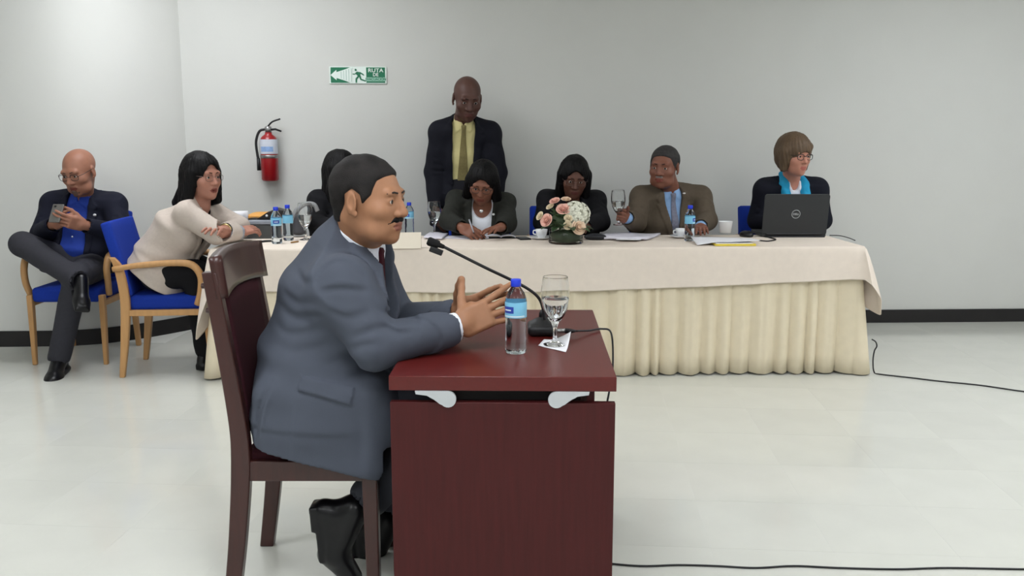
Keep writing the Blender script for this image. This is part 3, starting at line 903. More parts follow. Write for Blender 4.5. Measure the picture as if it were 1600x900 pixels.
def add_eyes(H, root):
    for sx in (-1, 1):
        mb = MB(); c = H.p(sx * 0.031, 0.0768, 0.004)
        off = np.array(root.location)
        n = 14; r = 0.0128 * H.k
        vs = []; fs = []; mi = []
        for i in range(13):
            th = math.pi * i / 12
            for j in range(n):
                ph = 2 * math.pi * j / n
                q = H.M[1] * math.cos(th) + H.M[0] * math.sin(th) * math.cos(ph) + H.M[2] * math.sin(th) * math.sin(ph)
                vs.append(c - off + q * r)
        for i in range(12):
            for j in range(n):
                fs.append((i * n + j, (i + 1) * n + j, (i + 1) * n + (j + 1) % n, i * n + (j + 1) % n)); mi.append(1 if i < 1 else 0)
        # widen the iris a little: rows 0-1
        me = bpy.data.meshes.new('eye'); me.from_pydata([tuple(v) for v in vs], [], fs); 
        o = link_mesh('eye', me, [M_eyewhite, M_iris], root)
        me.polygons.foreach_set('material_index', [1 if i // n < 2 else 0 for i in range(len(fs))])
        me.polygons.foreach_set('use_smooth', [True] * len(fs))
def hair_cap(H, poly, t=0.006, extra=(), cut=(), noise=0.0015, freq=160, sides=True):
    """hair following the skull: skull grown by t, kept where the profile polygon (forward, up) allows"""
    F = Field()
    for pr, q in H.skull(t): F.add(pr, q)
    for pr, q in extra: F.add(pr, q)
    if noise: F.noise(noise, freq, 3)
    F.inter(PRISM([(a * H.k, b * H.k) for a, b in poly], H.c, H.M[1], H.M[2], -0.2, 0.2), 0.014)
    for pr, q in cut: F.sub(pr, q)
    return F
def add_hand(F, w, D, B, side, curl=(20, 25, 30, 35), thumb=None, s=1.0, spread=5, thumb_curl=0.5):
    """w wrist, D along the hand, B out of its back, side +1 right hand; curl degrees per joint for index..little"""
    w = V(w); D = unit(D); B = unit(V(B) - D * float(V(B) @ D)); S = side * np.cross(B, D)
    Mh = np.array([S, D, B])
    F.add(RC(w - D * 0.02, w + D * 0.02, 0.026 * s, 0.026 * s), 0.01)
    F.add(BX(w + D * 0.052 * s, [0.040 * s, 0.046 * s, 0.0125 * s], Mh, 0.012 * s), 0.018)
    F.add(RC(w + D * 0.015 * s + S * 0.018 * s - B * 0.006 * s, w + D * 0.055 * s + S * 0.036 * s - B * 0.010 * s, 0.016 * s, 0.014 * s), 0.012)
    roots = [(0.030, 0.094), (0.010, 0.099), (-0.010, 0.094), (-0.029, 0.084)]
    lens = [(0.043, 0.025, 0.021), (0.047, 0.029, 0.022), (0.043, 0.027, 0.021), (0.034, 0.020, 0.018)]
    tips = []
    for i in range(4):
        p = w + D * roots[i][1] * s + S * roots[i][0] * s
        an = 0.0; sp = R(spread) * (1.5 - i) / 1.5
        r0 = (0.0098 if i < 3 else 0.0085) * s
        for j in range(3):
            an += R(curl[i] if not isinstance(curl[i], (tuple, list)) else curl[i][j]) * (1.0 if j else 0.8)
            d = math.cos(an) * (D * math.cos(sp) + S * math.sin(sp)) - math.sin(an) * B
            q = p + d * lens[i][j] * s
            F.add(RC(p, q, r0 * (1 - 0.10 * j), r0 * (1 - 0.10 * (j + 1))), 0.0035)
            p = q
        tips.append(p)
    td = thumb if thumb is not None else (0.62, 0.72, -0.30)
    tv = unit(D * td[0] + S * td[1] + B * td[2])
    p = w + D * 0.026 * s + S * 0.030 * s - B * 0.006 * s
    for j, (ln, r) in enumerate(((0.040, 0.0135), (0.033, 0.0108), (0.027, 0.0098))):
        q = p + tv * ln * s
        F.add(RC(p, q, r * s, r * 0.88 * s), 0.006)
        p = q; tv = unit(tv + D * 0.35 * thumb_curl - S * 0.25 * thumb_curl)
    return tips
def torso_axes(J):
    r = unit(J['shR'] - J['shL']); up = unit(J['neck'] - J['waist']); r = unit(r - up * float(r @ up))
    return r, np.cross(up, r), up          # right, forward, up
def add_torso(F, J, g=0.0, bw=1.0, belly=0.0, from_pelvis=True, k=0.05, bust=0.0, sh=0.07):
    r, f, up = torso_axes(J)
    N = J['neck']; P = J['pelvis']; W = J['waist']; C = J['chest']
    U = N - up * 0.055
    if from_pelvis: F.add(EC(P, W, ((0.185 + g) * bw, 0.14 + g), ((0.165 + g) * bw, 0.12 + g + belly), r, 0.05), k)
    F.add(EC(W, C, ((0.165 + g) * bw, 0.12 + g + belly), ((0.180 + g) * bw, 0.122 + g), r, 0.05), k)
    F.add(EC(C, U, ((0.180 + g) * bw, 0.122 + g), ((0.12 + g) * bw, 0.080 + g), r, 0.04), k)
    if bust:
        for sx in (-1, 1): F.add(EL(C + r * sx * 0.075 - up * 0.015 + f * (0.085 + g), [0.075, 0.06 * bust + g, 0.075], np.array([r, f, up])), 0.05)
    for S in ('shR', 'shL'):
        F.add(RC(U + up * 0.015, J[S], sh * 0.80 + g, sh + g), k)
def add_sleeve(F, J, s, r=(0.072, 0.058, 0.043), k=0.03, end=0.96, sub=True, cr=True):
    a, e, w = J['sh' + s], J['el' + s], J['wr' + s]
    we = e + (w - e) * end
    F.add(RC(a, e, r[0], r[1]), k); F.add(RC(e, we, r[1] * 0.98, r[2]), 0.02)
    if sub:
        d = unit(w - e); F.sub(RC(we + d * (r[2] * 0.3), we + d * 0.10, r[2] * 0.82, r[2] * 1.25), 0.004)
    if cr:
        d1 = unit(a - e); d2 = unit(w - e); bis = unit(d1 + d2 + V(0, 0, 1e-3)); ac = unit(np.cross(d1, d2))
        for q, am in ((0.0, 0.008), (0.035, 0.006), (-0.03, 0.005)):
            c = e + bis * r[1] * 0.9 + d1 * max(q, 0) * 1.2 + d2 * max(-q, 0) * 1.2
            F.crease(c - ac * 0.05 + bis * 0.005, c + ac * 0.05 + bis * 0.005, am, 0.010)
        for q in (0.35, 0.62):
            c = a + (e - a) * q; o1 = ac * r[0]
            F.crease(c - o1 * 1.05 + d1 * 0.03, c - o1 * 0.4 + bis * r[0] * 0.9 - d1 * 0.02, 0.004, 0.010)
            F.crease(c + o1 * 1.05 - d1 * 0.01, c + o1 * 0.4 + bis * r[0] * 0.9 + d1 * 0.03, 0.004, 0.010)
def neck_ring(F, N, axis, fwd, r, lo=-0.03, hi=0.05, tilt=0.035, k=0.02, squash=1.0):
    """collar: tube round the neck, its top higher at the back than in front"""
    right = np.cross(fwd, axis)
    F.add(EC(N + axis * lo, N + axis * hi, (r, r * squash), (r * 0.94, r * 0.94 * squash), right, 0.02), k)
def glasses(H, root, m, r=0.0017, w=0.024, h=0.017, rim=True):
    mb = MB(); off = np.array(root.location)
    P = lambda x, y, z: H.p(x, y, z) - off
    for sx in (-1, 1):
        c = (sx * 0.033, 0.1, 0.002)
        ring = [P(c[0] + w * math.copysign(abs(math.cos(a)) ** 0.7, math.cos(a)), c[1] - 0.004 * abs(math.cos(a) - sx * 0) , c[2] + h * math.copysign(abs(math.sin(a)) ** 0.7, math.sin(a))) for a in np.linspace(0, 6.283, 21)[:-1]]
        if rim: mb.tube(ring, r, 6, closed=True)
        mb.tube([P(sx * (0.033 + w), 0.097, 0.008), P(sx * 0.074, 0.075, 0.010), P(sx * 0.082, 0.0, 0.012)], r, 6)
    mb.tube([P(-0.033 + w, 0.1, 0.006), P(0, 0.106, 0.009), P(0.033 - w, 0.1, 0.006)], r, 6)
    g = mb.build('glasses', m, root, smooth=True)
    return g
def brows(H, root, m, th=0.0034):
    off = np.array(root.location)
    for sx in (-1, 1):
        mb = MB()
        mb.tube([H.p(sx * x, y, z) - off for x, y, z in ((0.013, 0.0940, 0.0270), (0.028, 0.0915, 0.0300), (0.047, 0.0795, 0.0255))], [th * 0.9, th * 1.1, th * 0.5], 6)
        mb.build('eyebrow', m, root, smooth=True)
def shoe(name, F, A, D, U, m, parent, h=0.005, s=1.0):
    D = unit(D); U = unit(V(U) - D * float(V(U) @ D)); S = np.cross(D, U); Mx = np.array([S, D, U]); A = V(A)
    F.add(BX(A - U * 0.078 * s + D * 0.065 * s, [0.041 * s, 0.125 * s, 0.012 * s], Mx, 0.011), 0.01)
    F.add(BX(A - U * 0.088 * s - D * 0.032 * s, [0.034 * s, 0.034 * s, 0.018 * s], Mx, 0.006), 0.006)
    F.add(RC(A - U * 0.01 * s - D * 0.01, A - U * 0.055 * s + D * 0.11 * s, 0.041 * s, 0.036 * s), 0.025)
    F.add(EL(A - U * 0.062 * s + D * 0.125 * s, [0.045 * s, 0.062 * s, 0.031 * s], Mx), 0.02)
    F.add(EL(A - U * 0.045 * s - D * 0.035 * s, [0.034 * s, 0.035 * s, 0.042 * s], Mx), 0.02)
    return F.mesh(h, name, m, parent)
# ------------------------------------------------------------------ people: shared builders
def joints(**k):
    return {n: at(*p) for n, p in k.items()}
def new_person(label, J, ground=None):
    p = J['pelvis'] if ground is None else ground
    return empty('person', (p[0], p[1], 0), 0, label, 'person')
def body(root, J, H, m_skin, m_lips, hands=(), h=0.0045, neck_r=0.056, head_kw=None, core=True, extra=None, bw=1.0, arms=True, core_g=-0.03, ar=1.0):
    F = Field()
    add_head(F, H, **(head_kw or {}))
    add_neck(F, H, J['neck'], neck_r)
    if core: add_torso(F, J, core_g, bw, sh=0.06, k=0.04)
    if arms:
        for s in 'RL':
            F.add(RC(J['sh' + s], J['el' + s], 0.042 * ar, 0.036 * ar), 0.02); F.add(RC(J['el' + s], J['wr' + s], 0.037 * ar, 0.026 * ar), 0.02)
    for kw in hands: add_hand(F, **kw)
    if extra: extra(F)
    o = F.mesh(h, 'body', [m_skin, m_lips], root, face_mat=lips_pick(H))
    add_eyes(H, root)
    return o
def jacket(root, J, m, name='jacket', bw=1.0, g=0.012, v=0.26, vw=0.05, lapel=True, collar=0.074, sleeve=(0.064, 0.058, 0.043), hem=None, h=0.007,
           belly=0.0, bust=0.0, end=0.95, extra=None, sh=0.054, open_low=0.0, collar_hi=0.045, arms='RL', noise=0.003, vtop=0.12, lap_w=0.055):
    F = Field()
    r, f, up = torso_axes(J); N = J['neck']
    J = dict(J); J['shR'] = J['shR'] + up * 0.014 + r * 0.010; J['shL'] = J['shL'] + up * 0.014 - r * 0.010
    add_torso(F, J, g, bw, belly, bust=bust, sh=sh)
    if hem is not None: F.add(EC(J['pelvis'], hem, ((0.185 + g) * bw, 0.14 + g + belly), ((0.19 + g) * bw, 0.15 + g + belly), r, 0.03), 0.05)
    for sx in ('R', 'L'): F.add(RC(N + up * 0.012, J['sh' + sx] + up * 0.012, 0.045 + g, 0.050 + g), 0.04)
    if collar:
        neck_ring(F, N, up, f, collar, -0.05, collar_hi, squash=1.05)
        F.inter(PL(N + up * (collar_hi * 0.62), unit(up + f * 0.5)))
    poly = [(0, -v), (vw, -0.05), (vw * 1.1, vtop), (-vw * 1.1, vtop), (-vw, -0.05)]
    if open_low: poly = [(open_low, -0.75), (open_low * 0.9, -v), (vw, -0.05), (vw * 1.1, vtop), (-vw * 1.1, vtop), (-vw, -0.05), (-open_low * 0.9, -v), (-open_low, -0.75)]
    if lapel:
        for sx in (-1, 1):
            b0 = open_low * 0.9 if open_low else 0.0
            q = [(sx * (b0 - 0.004), -v), (sx * (vw - 0.004), -0.05), (sx * vw, 0.03), (sx * (vw + lap_w), -0.055), (sx * (vw + lap_w * 0.75), -0.075), (sx * (vw + lap_w * 0.95), -0.085), (sx * (b0 + 0.03), -v + 0.02)]
            F.emboss(PRISM(q, N, r, up, -0.4, -0.02), 0.007)
    if v: F.sub(PRISM(poly, N, r, up, -0.45, -0.015), 0.004)
    for s in arms: add_sleeve(F, J, s, sleeve, end=end)
    if noise: F.noise(noise, 42, 7)
    if extra: extra(F, r, f, up, N)
    return F.mesh(h, name, m, root)
def shirt(root, J, m, bw=1.0, g=-0.004, belly=0.0, bust=0.0, collar=0.064, h=0.006, cuffs=(), name='shirt', scoop=None, hi=0.045, sh=0.06, wide=0.062, low=-0.6):
    F = Field(); r, f, up = torso_axes(J); N = J['neck']
    add_torso(F, J, g, bw, belly, bust=bust, sh=sh)
    F.inter(PRISM([(-wide, low), (wide, low), (wide, 0.2), (-wide, 0.2)], N, r, up, -0.5, 0.02))
    if collar:
        neck_ring(F, N, up, f, collar, -0.045, hi, squash=1.05)
        F.inter(PL(N + up * (hi * 0.62), unit(up + f * 0.5)))
        F.sub(PRISM([(0, -0.045), (0.02, 0.1), (-0.02, 0.1)], N, r, up, -0.3, -0.02))
        for sx in (-1, 1):
            F.emboss(PRISM([(sx * 0.004, -0.035), (sx * 0.05, -0.065), (sx * 0.062, -0.02), (sx * 0.04, 0.04), (sx * 0.015, 0.02)], N, r, up, -0.3, -0.02), 0.005)
    if scoop: F.sub(EL(N + up * scoop[1] + f * 0.09, [scoop[0], 0.12, scoop[2]], np.array([r, f, up])))
    for s in cuffs:
        d = unit(J['wr' + s] - J['el' + s])
        Field().add(RC(J['wr' + s] - d * 0.035, J['wr' + s] - d * 0.004, 0.036, 0.035)).mesh(h, 'shirt_cuff', m, root)
    return F.mesh(h, name, m, root)
def tie(root, J, m, length=0.4, bw=1.0, g=0.004, belly=0.0, h=0.005, w=0.038, top=-0.015):
    F = Field(); r, f, up = torso_axes(J); N = J['neck']
    add_torso(F, J, g, bw, belly)
    F.add(EL(N + f * 0.075 - up * 0.03, [0.022, 0.022, 0.024], np.array([r, f, up])), 0.02)
    F.inter(PRISM([(-0.018, top), (-0.013, -0.05), (-w, -length + 0.03), (0, -length), (w, -length + 0.03), (0.013, -0.05), (0.018, top)], N, r, up, -0.5, -0.03))
    return F.mesh(h, 'tie', m, root)
def trousers(root, J, m, h=0.008, r=(0.09, 0.07, 0.056), g=0.0, end=0.97, extra=None, name='trousers', bw=1.0, flare=0.0):
    F = Field(); rr = unit(J['hipR'] - J['hipL'])
    F.add(EL(J['pelvis'] + V(0, 0, 0.03), [0.185 * bw, 0.15, 0.13], None if abs(rr[0]) > 0.7 else np.array([rr, np.cross(V(0, 0, 1), rr), V(0, 0, 1)])), 0.04)
    for s in 'RL':
        a, k, b = J['hip' + s], J['kn' + s], J['an' + s]
        e = k + (b - k) * end
        F.add(RC(a, k, r[0], r[1]), 0.03); F.add(RC(k, e, r[1] * 0.97, r[2] + flare), 0.02)
        d = unit(e - k); F.sub(RC(e + d * 0.02, e + d * 0.12, r[2] * 0.85, r[2] * 1.3), 0.003)
        for q in (0.2, 0.5):
            c = k + (a - k) * q; sd = unit(np.cross(a - k, V(0, 0, 1)))
            F.crease(c + sd * 0.06 + V(0, 0, r[1] * 0.7), c - sd * 0.05 + V(0, 0, r[1]) + (a - k) * 0.12, 0.005, 0.012)
    F.noise(0.003, 38, 4)
    if extra: extra(F)
    return F.mesh(h, name, m, root)
M_shoe = mat('black_shoe_leather', (11, 11, 14), rough=0.33, var=0.1, spec=0.35, coat=0.08)
M_hairblack = mat('black_hair', (10, 9, 10), rough=0.55, var=0.3, scale=60, bump=0.6, bscale=260, stretch=(1, 1, 0.12), spec=0.18)
M_lips = skin('lips_brown', (120, 62, 52))
# ------------------------------------------------------------------ the man in the grey suit at the desk
S_main = skin('skin_warm_brown', (156, 112, 83), spec=0.35, sss=0.03)
S_mainlip = skin('lips_warm', (128, 78, 64))
Jm = joints(pelvis=(502, 632, 2.67), waist=(508, 548, 2.67), chest=(532, 460, 2.67), neck=(562, 372, 2.67),
            shR=(538, 446, 2.475), shL=(572, 425, 2.87), elR=(586, 540, 2.435), elL=(622, 505, 2.86), wrR=(716, 510, 2.55), wrL=(712, 492, 2.70))
Jm['hipR'] = V(-0.60, 2.57, 0.575); Jm['hipL'] = V(-0.60, 2.77, 0.575)
Jm['knR'] = V(-0.19, 2.575, 0.575); Jm['knL'] = V(-0.17, 2.77, 0.575)
Jm['anR'] = at(566, 790, 2.565); Jm['anL'] = at(600, 800, 2.78)
pm = new_person('man in grey suit with dark moustache sitting at the mahogany desk, hands together', Jm)
Hm = Head(at(577, 312, 2.60), yaw=70, pitch=4, roll=0, k=1.04, width=1.04)
hl = [dict(w=Jm['wrR'], D=at(790, 476, 2.585) - Jm['wrR'], B=V(-0.05, -1, 0.25), side=1, curl=(5, 9, 12, 14), spread=11, thumb=(0.35, 0.85, -0.25), thumb_curl=0.15, s=1.08),
      dict(w=Jm['wrL'], D=at(790, 462, 2.645) - Jm['wrL'], B=V(-0.05, 1, 0.25), side=-1, curl=(8, 10, 12, 14), spread=8, thumb=(0.45, 0.75, -0.15), thumb_curl=0.3, s=1.05)]
body(pm, Jm, Hm, S_main, S_mainlip, hands=hl, h=0.0032, neck_r=0.064, head_kw=dict(nose=1.15, brow=0.72, jowl=1.0, lips=1.0), core=False,
     extra=lambda F: F.add(EC(Jm['chest'], Jm['neck'], (0.10, 0.08), (0.07, 0.06), V(0, -1, 0)), 0.03))
M_suit = fabric('grey_suit_wool', (74, 79, 90), var=0.05, scale=14, bump=0.25, bscale=700)
M_white = fabric('white_shirt_cotton', (226, 230, 238), var=0.02)
def suit_main():
    F = Field(); rt = V(0, -1, 0); P_ = lambda x, y, Y=2.67: at(x, y, Y)
    F.add(EC(P_(496, 742), P_(500, 640), (0.225, 0.215), (0.225, 0.205), rt, 0.03))
    F.add(BX(V(-0.545, 2.665, 0.53), [0.200, 0.243, 0.17], None, 0.07), 0.05)
    F.add(EC(P_(500, 640), P_(507, 550), (0.225, 0.205), (0.215, 0.190), rt, 0.05), 0.05)
    F.add(EC(P_(507, 550), P_(536, 455), (0.215, 0.190), (0.215, 0.158), rt, 0.05), 0.05)
    F.add(EC(P_(536, 455), P_(554, 395), (0.215, 0.158), (0.14, 0.095), rt, 0.04), 0.06)
    for s in 'RL': F.add(RC(P_(540, 405), Jm['sh' + s], 0.088, 0.090), 0.07)
    F.add(RC(P_(548, 372), P_(500, 455), 0.072, 0.105), 0.06)
    for s in 'RL': F.add(RC(Jm['hip' + s] + V(0.05, 0, 0.0), V(-0.40, Jm['kn' + s][1], 0.545), 0.135, 0.118), 0.05)
    ax = unit(Hm.p(0, -0.028, -0.05) - Jm['neck']); fw = unit(np.cross(ax, rt)) * -1
    if fw[0] < 0: fw = -fw
    F.add(EC(Jm['neck'] - ax * 0.06, Jm['neck'] + ax * 0.05, (0.083, 0.088), (0.076, 0.080), rt, 0.02), 0.03)
    F.inter(PL(Jm['neck'] + ax * 0.048 , unit(ax + fw * 0.42)))
    # arms
    add_sleeve(F, Jm, 'L', (0.084, 0.066, 0.047), k=0.03, end=0.93, cr=False)
    a, e, w = Jm['shR'], Jm['elR'], Jm['wrR']
    F.add(RC(a, e, 0.086, 0.068), 0.045); we = e + (w - e) * 0.90
    F.add(RC(e, we, 0.067, 0.047), 0.02)
    d = unit(w - e); dv = unit(np.cross(d, V(0, 0, 1))); Mc = np.array([d, dv, np.cross(dv, d)])
    F.noise(0.0022, 30, 9)
    # front opening with the shirt and tie showing
    fr = V(1, 0, 0.25); fr = unit(fr); upv = unit(ax)
    op = [(0, -0.40), (0.056, -0.10), (0.066, 0.12), (-0.06, 0.12), (-0.05, -0.10)]
    upw = unit(Jm['neck'] - Jm['chest']); ff = unit(np.cross(rt, upw)); ff = ff if ff[0] > 0 else -ff
    rt = unit(V(-0.30, -1, 0) - upw * float(V(-0.30, -1, 0) @ upw))
    for sx in (-1, 1):
        F.emboss(PRISM([(sx * -0.002, -0.42), (sx * 0.04, -0.10), (sx * 0.055, 0.04), (sx * 0.115, -0.04), (sx * 0.095, -0.065), (sx * 0.125, -0.085), (sx * 0.035, -0.40)], Jm['neck'], rt, upw, -0.5, -0.015), 0.007)
    F.sub(PRISM(op, Jm['neck'], rt, upw, -0.5, -0.03), 0.004)
    S_ = lambda x, y: at(x, y, 2.45)
    # folds: round the armhole, across the sleeve, inside the elbow, over the back
    px_ = lambda pts: [(p[0], p[2]) for p in spline([at(x, y, 2.45) for x, y in pts], 4)]
    for pts, am, w_ in ((((500, 450), (506, 424), (526, 409), (552, 412), (569, 432), (577, 458)), 0.005, 0.007),
                        (((503, 452), (540, 446), (582, 453)), 0.006, 0.010), (((520, 478), (550, 488), (585, 480)), 0.004, 0.012),
                        (((584, 468), (604, 490), (628, 500), (660, 500)), 0.008, 0.011), (((596, 500), (620, 516), (648, 516)), 0.007, 0.010),
                        (((556, 520), (590, 508), (618, 510)), 0.005, 0.012), (((545, 545), (575, 530), (606, 528)), 0.004, 0.012), (((640, 494), (650, 512), (644, 536)), 0.003, 0.010),
                        (((428, 462), (462, 474), (500, 466)), 0.005, 0.012), (((420, 486), (462, 500), (512, 488)), 0.006, 0.012), (((414, 512), (450, 526), (506, 514)), 0.005, 0.013),
                        (((448, 432), (474, 442), (500, 434)), 0.004, 0.011), (((420, 545), (465, 550), (520, 535)), 0.004, 0.014), (((500, 575), (545, 560), (590, 565)), 0.004, 0.014),
                        (((535, 600), (570, 585), (604, 600)), 0.004, 0.014), (((466, 606), (510, 618), (552, 632)), 0.004, 0.005), (((462, 612), (458, 660), (455, 722)), 0.0022, 0.006),
                        (((424, 598), (408, 640), (400, 690)), 0.010, 0.008), (((560, 640), (566, 680), (560, 730)), 0.003, 0.016)):
        F.fold(px_(pts), am, w_, 2.2, 2.66)
    # flap pocket
    pq = lambda pts: [(at(x, y, 2.45)[0], at(x, y, 2.45)[2]) for x, y in pts]
    F.emboss(PRISM(pq([(473, 585), (556, 603), (551, 630), (468, 606)]), V(0, 0, 0), V(1, 0, 0), V(0, 0, 1), -2.62, 2.62), 0.006)
    F.sub(BX(we + d * 0.075, [0.062, 0.075, 0.075], Mc, 0.004))
    # hem, and room for the seat under him
    h0 = at(390, 697, 2.45); h1 = at(585, 748, 2.45)
    n = unit(np.cross(h1 - h0, V(0, 1, 0))); n = n if n[2] < 0 else -n
    F.inter(PL(h0, n))
    F.sub(BX(V(-0.58, 2.665, 0.33), [0.30, 0.222, 0.155], None, 0.01))
    F.inter(PL(V(-0.335, 0, 0), unit(V(1, 0, 0.0))) if False else PL(V(-0.33 - 0.0, 0, 0.70), unit(V(1, 0, -0.02)))) if False else None
    return F
Fj = suit_main()
Fj.mesh(0.0055, 'jacket', M_suit, pm)
Fs = Field(); _ax = unit(Hm.p(0, -0.028, -0.05) - Jm['neck'])
Fs.add(EC(Jm['chest'], Jm['neck'] - _ax * 0.02, (0.15, 0.148), (0.10, 0.075), V(0, -1, 0), 0.03))
Fs.add(EC(Jm['neck'] - _ax * 0.05, Jm['neck'] + _ax * 0.06, (0.073, 0.077), (0.068, 0.071), V(0, -1, 0), 0.015), 0.015)
_fw = unit(np.cross(_ax, V(0, -1, 0))); _fw = _fw if _fw[0] > 0 else -_fw
Fs.inter(PL(Jm['neck'] + _ax * 0.057, unit(_ax + _fw * 0.36)))
for s in 'RL':
    d = unit(Jm['wr' + s] - Jm['el' + s]); c = Jm['wr' + s]
    Fk = Field(); Fk.add(RC(c - d * 0.06, c - d * 0.004, 0.042, 0.042)); dv = unit(np.cross(d, V(0, 0, 1))); Fk.sub(BX(c + d * 0.058, [0.06, 0.07, 0.07], np.array([d, dv, np.cross(dv, d)]), 0.004)); Fk.mesh(0.004, 'shirt_cuff', M_white, pm)
Fs.mesh(0.004, 'shirt', M_white, pm)
Ft = Field(); _upw = unit(Jm['neck'] - Jm['chest'])
Ft.add(EC(Jm['chest'], Jm['neck'] - _ax * 0.02, (0.16, 0.156), (0.11, 0.084), V(0, -1, 0), 0.03))
Ft.inter(PRISM([(-0.022, 0.03), (-0.014, -0.03), (-0.045, -0.4), (0.045, -0.4), (0.014, -0.03), (0.022, 0.03)], Jm['neck'], unit(V(-0.30, -1, 0) - _upw * float(V(-0.30, -1, 0) @ _upw)), _upw, -0.5, -0.03))
Ft.mesh(0.005, 'tie', fabric('maroon_tie', (58, 16, 26)), pm)
Jm['pelvis'][2] = 0.60; Jm['hipR'][2] = Jm['hipL'][2] = 0.59
trousers(pm, Jm, fabric('grey_trousers', (54, 56, 63)), h=0.007, r=(0.095, 0.075, 0.062), end=0.90)
for s, dx, dy, Yf in (('R', 0, 0, 2.54), ('L', 52, 18, 2.79)):
    q_ = lambda x, y: at(x + dx, y + dy, Yf)
    H_, B_, T_, K_ = q_(507, 797), q_(524, 862), q_(552, 900), q_(553, 795)
    dn = unit(q_(505, 872) - q_(497, 800)); nl = unit(np.cross(dn, V(0, 1, 0))); nl = nl if nl[0] < 0 else -nl
    Ms = np.array([nl, dn, V(0, 1, 0)])
    Fq = Field(); Fq.add(RC(K_, B_, 0.046, 0.040)); Fq.add(RC(H_, B_, 0.035, 0.038), 0.02); Fq.add(RC(B_, T_, 0.039, 0.027), 0.02)
    Fq.add(EL((H_ + K_) / 2 + dn * 0.02, [0.052, 0.05, 0.040], Ms), 0.02)
    Fq.add(BX((q_(498, 828) + q_(503, 860)) / 2 + V(0.004, 0, 0), [0.008, 0.060, 0.036], Ms, 0.007), 0.012)
    Fq.add(BX(q_(495, 806), [0.014, 0.040, 0.036], Ms, 0.006), 0.005)
    Fq.add(RC(q_(508, 866), q_(545, 901), 0.022, 0.022), 0.015)
    Fq.inter(PL(V(0, 0, 0.001), V(0, 0, -1)))
    Fq.mesh(0.0045, 'shoe', M_shoe, pm)
M_hairgrey = mat('dark_greying_hair', (27, 24, 23), rough=0.7, var=0.75, scale=28, bump=0.8, bscale=420, spec=0.3)
hair_cap(Hm, [(0.085, 0.14), (0.092, 0.086), (0.075, 0.078), (0.050, 0.058), (0.042, 0.020), (0.022, -0.004), (0.016, -0.008), (0.010, 0.018), (-0.012, 0.032), (-0.034, 0.016), (-0.042, -0.030), (-0.060, -0.066), (-0.16, -0.075), (-0.16, 0.16)],
         t=0.007, extra=[(RC(Hm.p(0, -0.060, -0.01), Hm.p(0, -0.052, -0.06), 0.052 * 1.04, 0.050 * 1.04), 0.02)]).mesh(0.0034, 'hair', M_hairgrey, pm)
def moustache(H, root, m, h=0.003, g=0.006, w=0.030, z0=-0.040, z1=-0.056, drop=0.008):
    F = Field()
    F.add(H.rc((-0.012, 0.0905, -0.0465), (-w, 0.0765, -0.0485 - drop), g * 0.95, g * 0.7)); F.add(H.rc((0.012, 0.0905, -0.0465), (w, 0.0765, -0.0485 - drop), g * 0.95, g * 0.7), 0.004)
    F.add(H.rc((-0.013, 0.092, -0.0460), (0.013, 0.092, -0.0460), g, g), 0.004)
    F.noise(0.0008, 500, 2)
    return F.mesh(h, 'moustache', m, root)
moustache(Hm, pm, M_hairblack, g=0.0090, w=0.036, drop=0.008)
brows(Hm, pm, mat('brow_soft_black', (40, 32, 28), rough=0.8), 0.0027)
# ------------------------------------------------------------------ the other people
def arm_core(F, J, s): pass
M_navy = fabric('navy_jacket', (22, 24, 38))
M_blackj = fabric('black_jacket', (17, 17, 21))
M_lightdark = fabric('dark_trouser_wool', (52, 52, 58))
def stand_legs(J, seat_z=0.50):
    return J
def seated_legs(J, y0=None, knee_y=0.40, spread=0.10, feet=0.36, zh=0.575):
    """legs under the table for someone facing the camera side"""
    p = J['pelvis']
    for s, q in (('R', -1), ('L', 1)):
        J['hip' + s] = V(p[0] + q * spread, p[1] - 0.03, zh)
        J['kn' + s] = V(p[0] + q * (spread + 0.02), p[1] - knee_y, zh)
        J['an' + s] = V(p[0] + q * (spread + 0.02), p[1] - feet, 0.10)
def seated_shoes(J, root, m=None):
    for s in 'RL':
        shoe('shoe', Field(), J['an' + s], V(0, -1, 0), V(0, 0, 1), m or M_shoe, root, h=0.011)

# --- bald man with a phone, on the chair by the curved wall
S_tan = skin('skin_tan', (150, 104, 84)); 
J1 = joints(pelvis=(124, 418, 5.58), waist=(126, 388, 5.58), chest=(128, 350, 5.60), neck=(129, 306, 5.58), shR=(86, 323, 5.57), shL=(176, 323, 5.60),
            elR=(66, 367, 5.46), elL=(188, 366, 5.48), wrR=(84, 350, 5.28), wrL=(132, 352, 5.28), hipR=(105, 414, 5.52), hipL=(145, 418, 5.52),
            knR=(36, 382, 5.26), knL=(120, 432, 5.14), anR=(122, 437, 5.08), anL=(92, 560, 5.12))
for q in ('pelvis',): J1[q][2] = 0.59
J1['hipR'][2] = 0.60; J1['hipL'][2] = 0.575
p1 = new_person('bald man in a navy jacket and blue shirt looking at his phone, legs crossed', J1)
H1 = Head(at(124, 268, 5.50), yaw=-11, pitch=20, roll=-3, k=1.10, width=1.04)
h1 = [dict(w=J1['wrR'], D=at(100, 341, 5.20) - J1['wrR'], B=V(-0.55, -0.75, -0.2), side=1, curl=(30, 38, 42, 45), thumb=(0.7, 0.4, -0.45)),
      dict(w=J1['wrL'], D=at(100, 345, 5.19) - J1['wrL'], B=V(0.25, -0.95, -0.1), side=-1, curl=(22, 28, 32, 36), thumb=(0.75, 0.5, -0.3))]
body(p1, J1, H1, S_tan, M_lips, hands=h1, head_kw=dict(nose=1.1, jowl=1.0))
jacket(p1, J1, M_navy, bw=1.14, v=0.42, vw=0.062, belly=0.03, sleeve=(0.072, 0.068, 0.048), end=0.9, hem=J1['pelvis'] - V(0, 0, 0.03), open_low=0.085)
M_bshirt = fabric('bright_blue_shirt', (38, 62, 150), var=0.04)
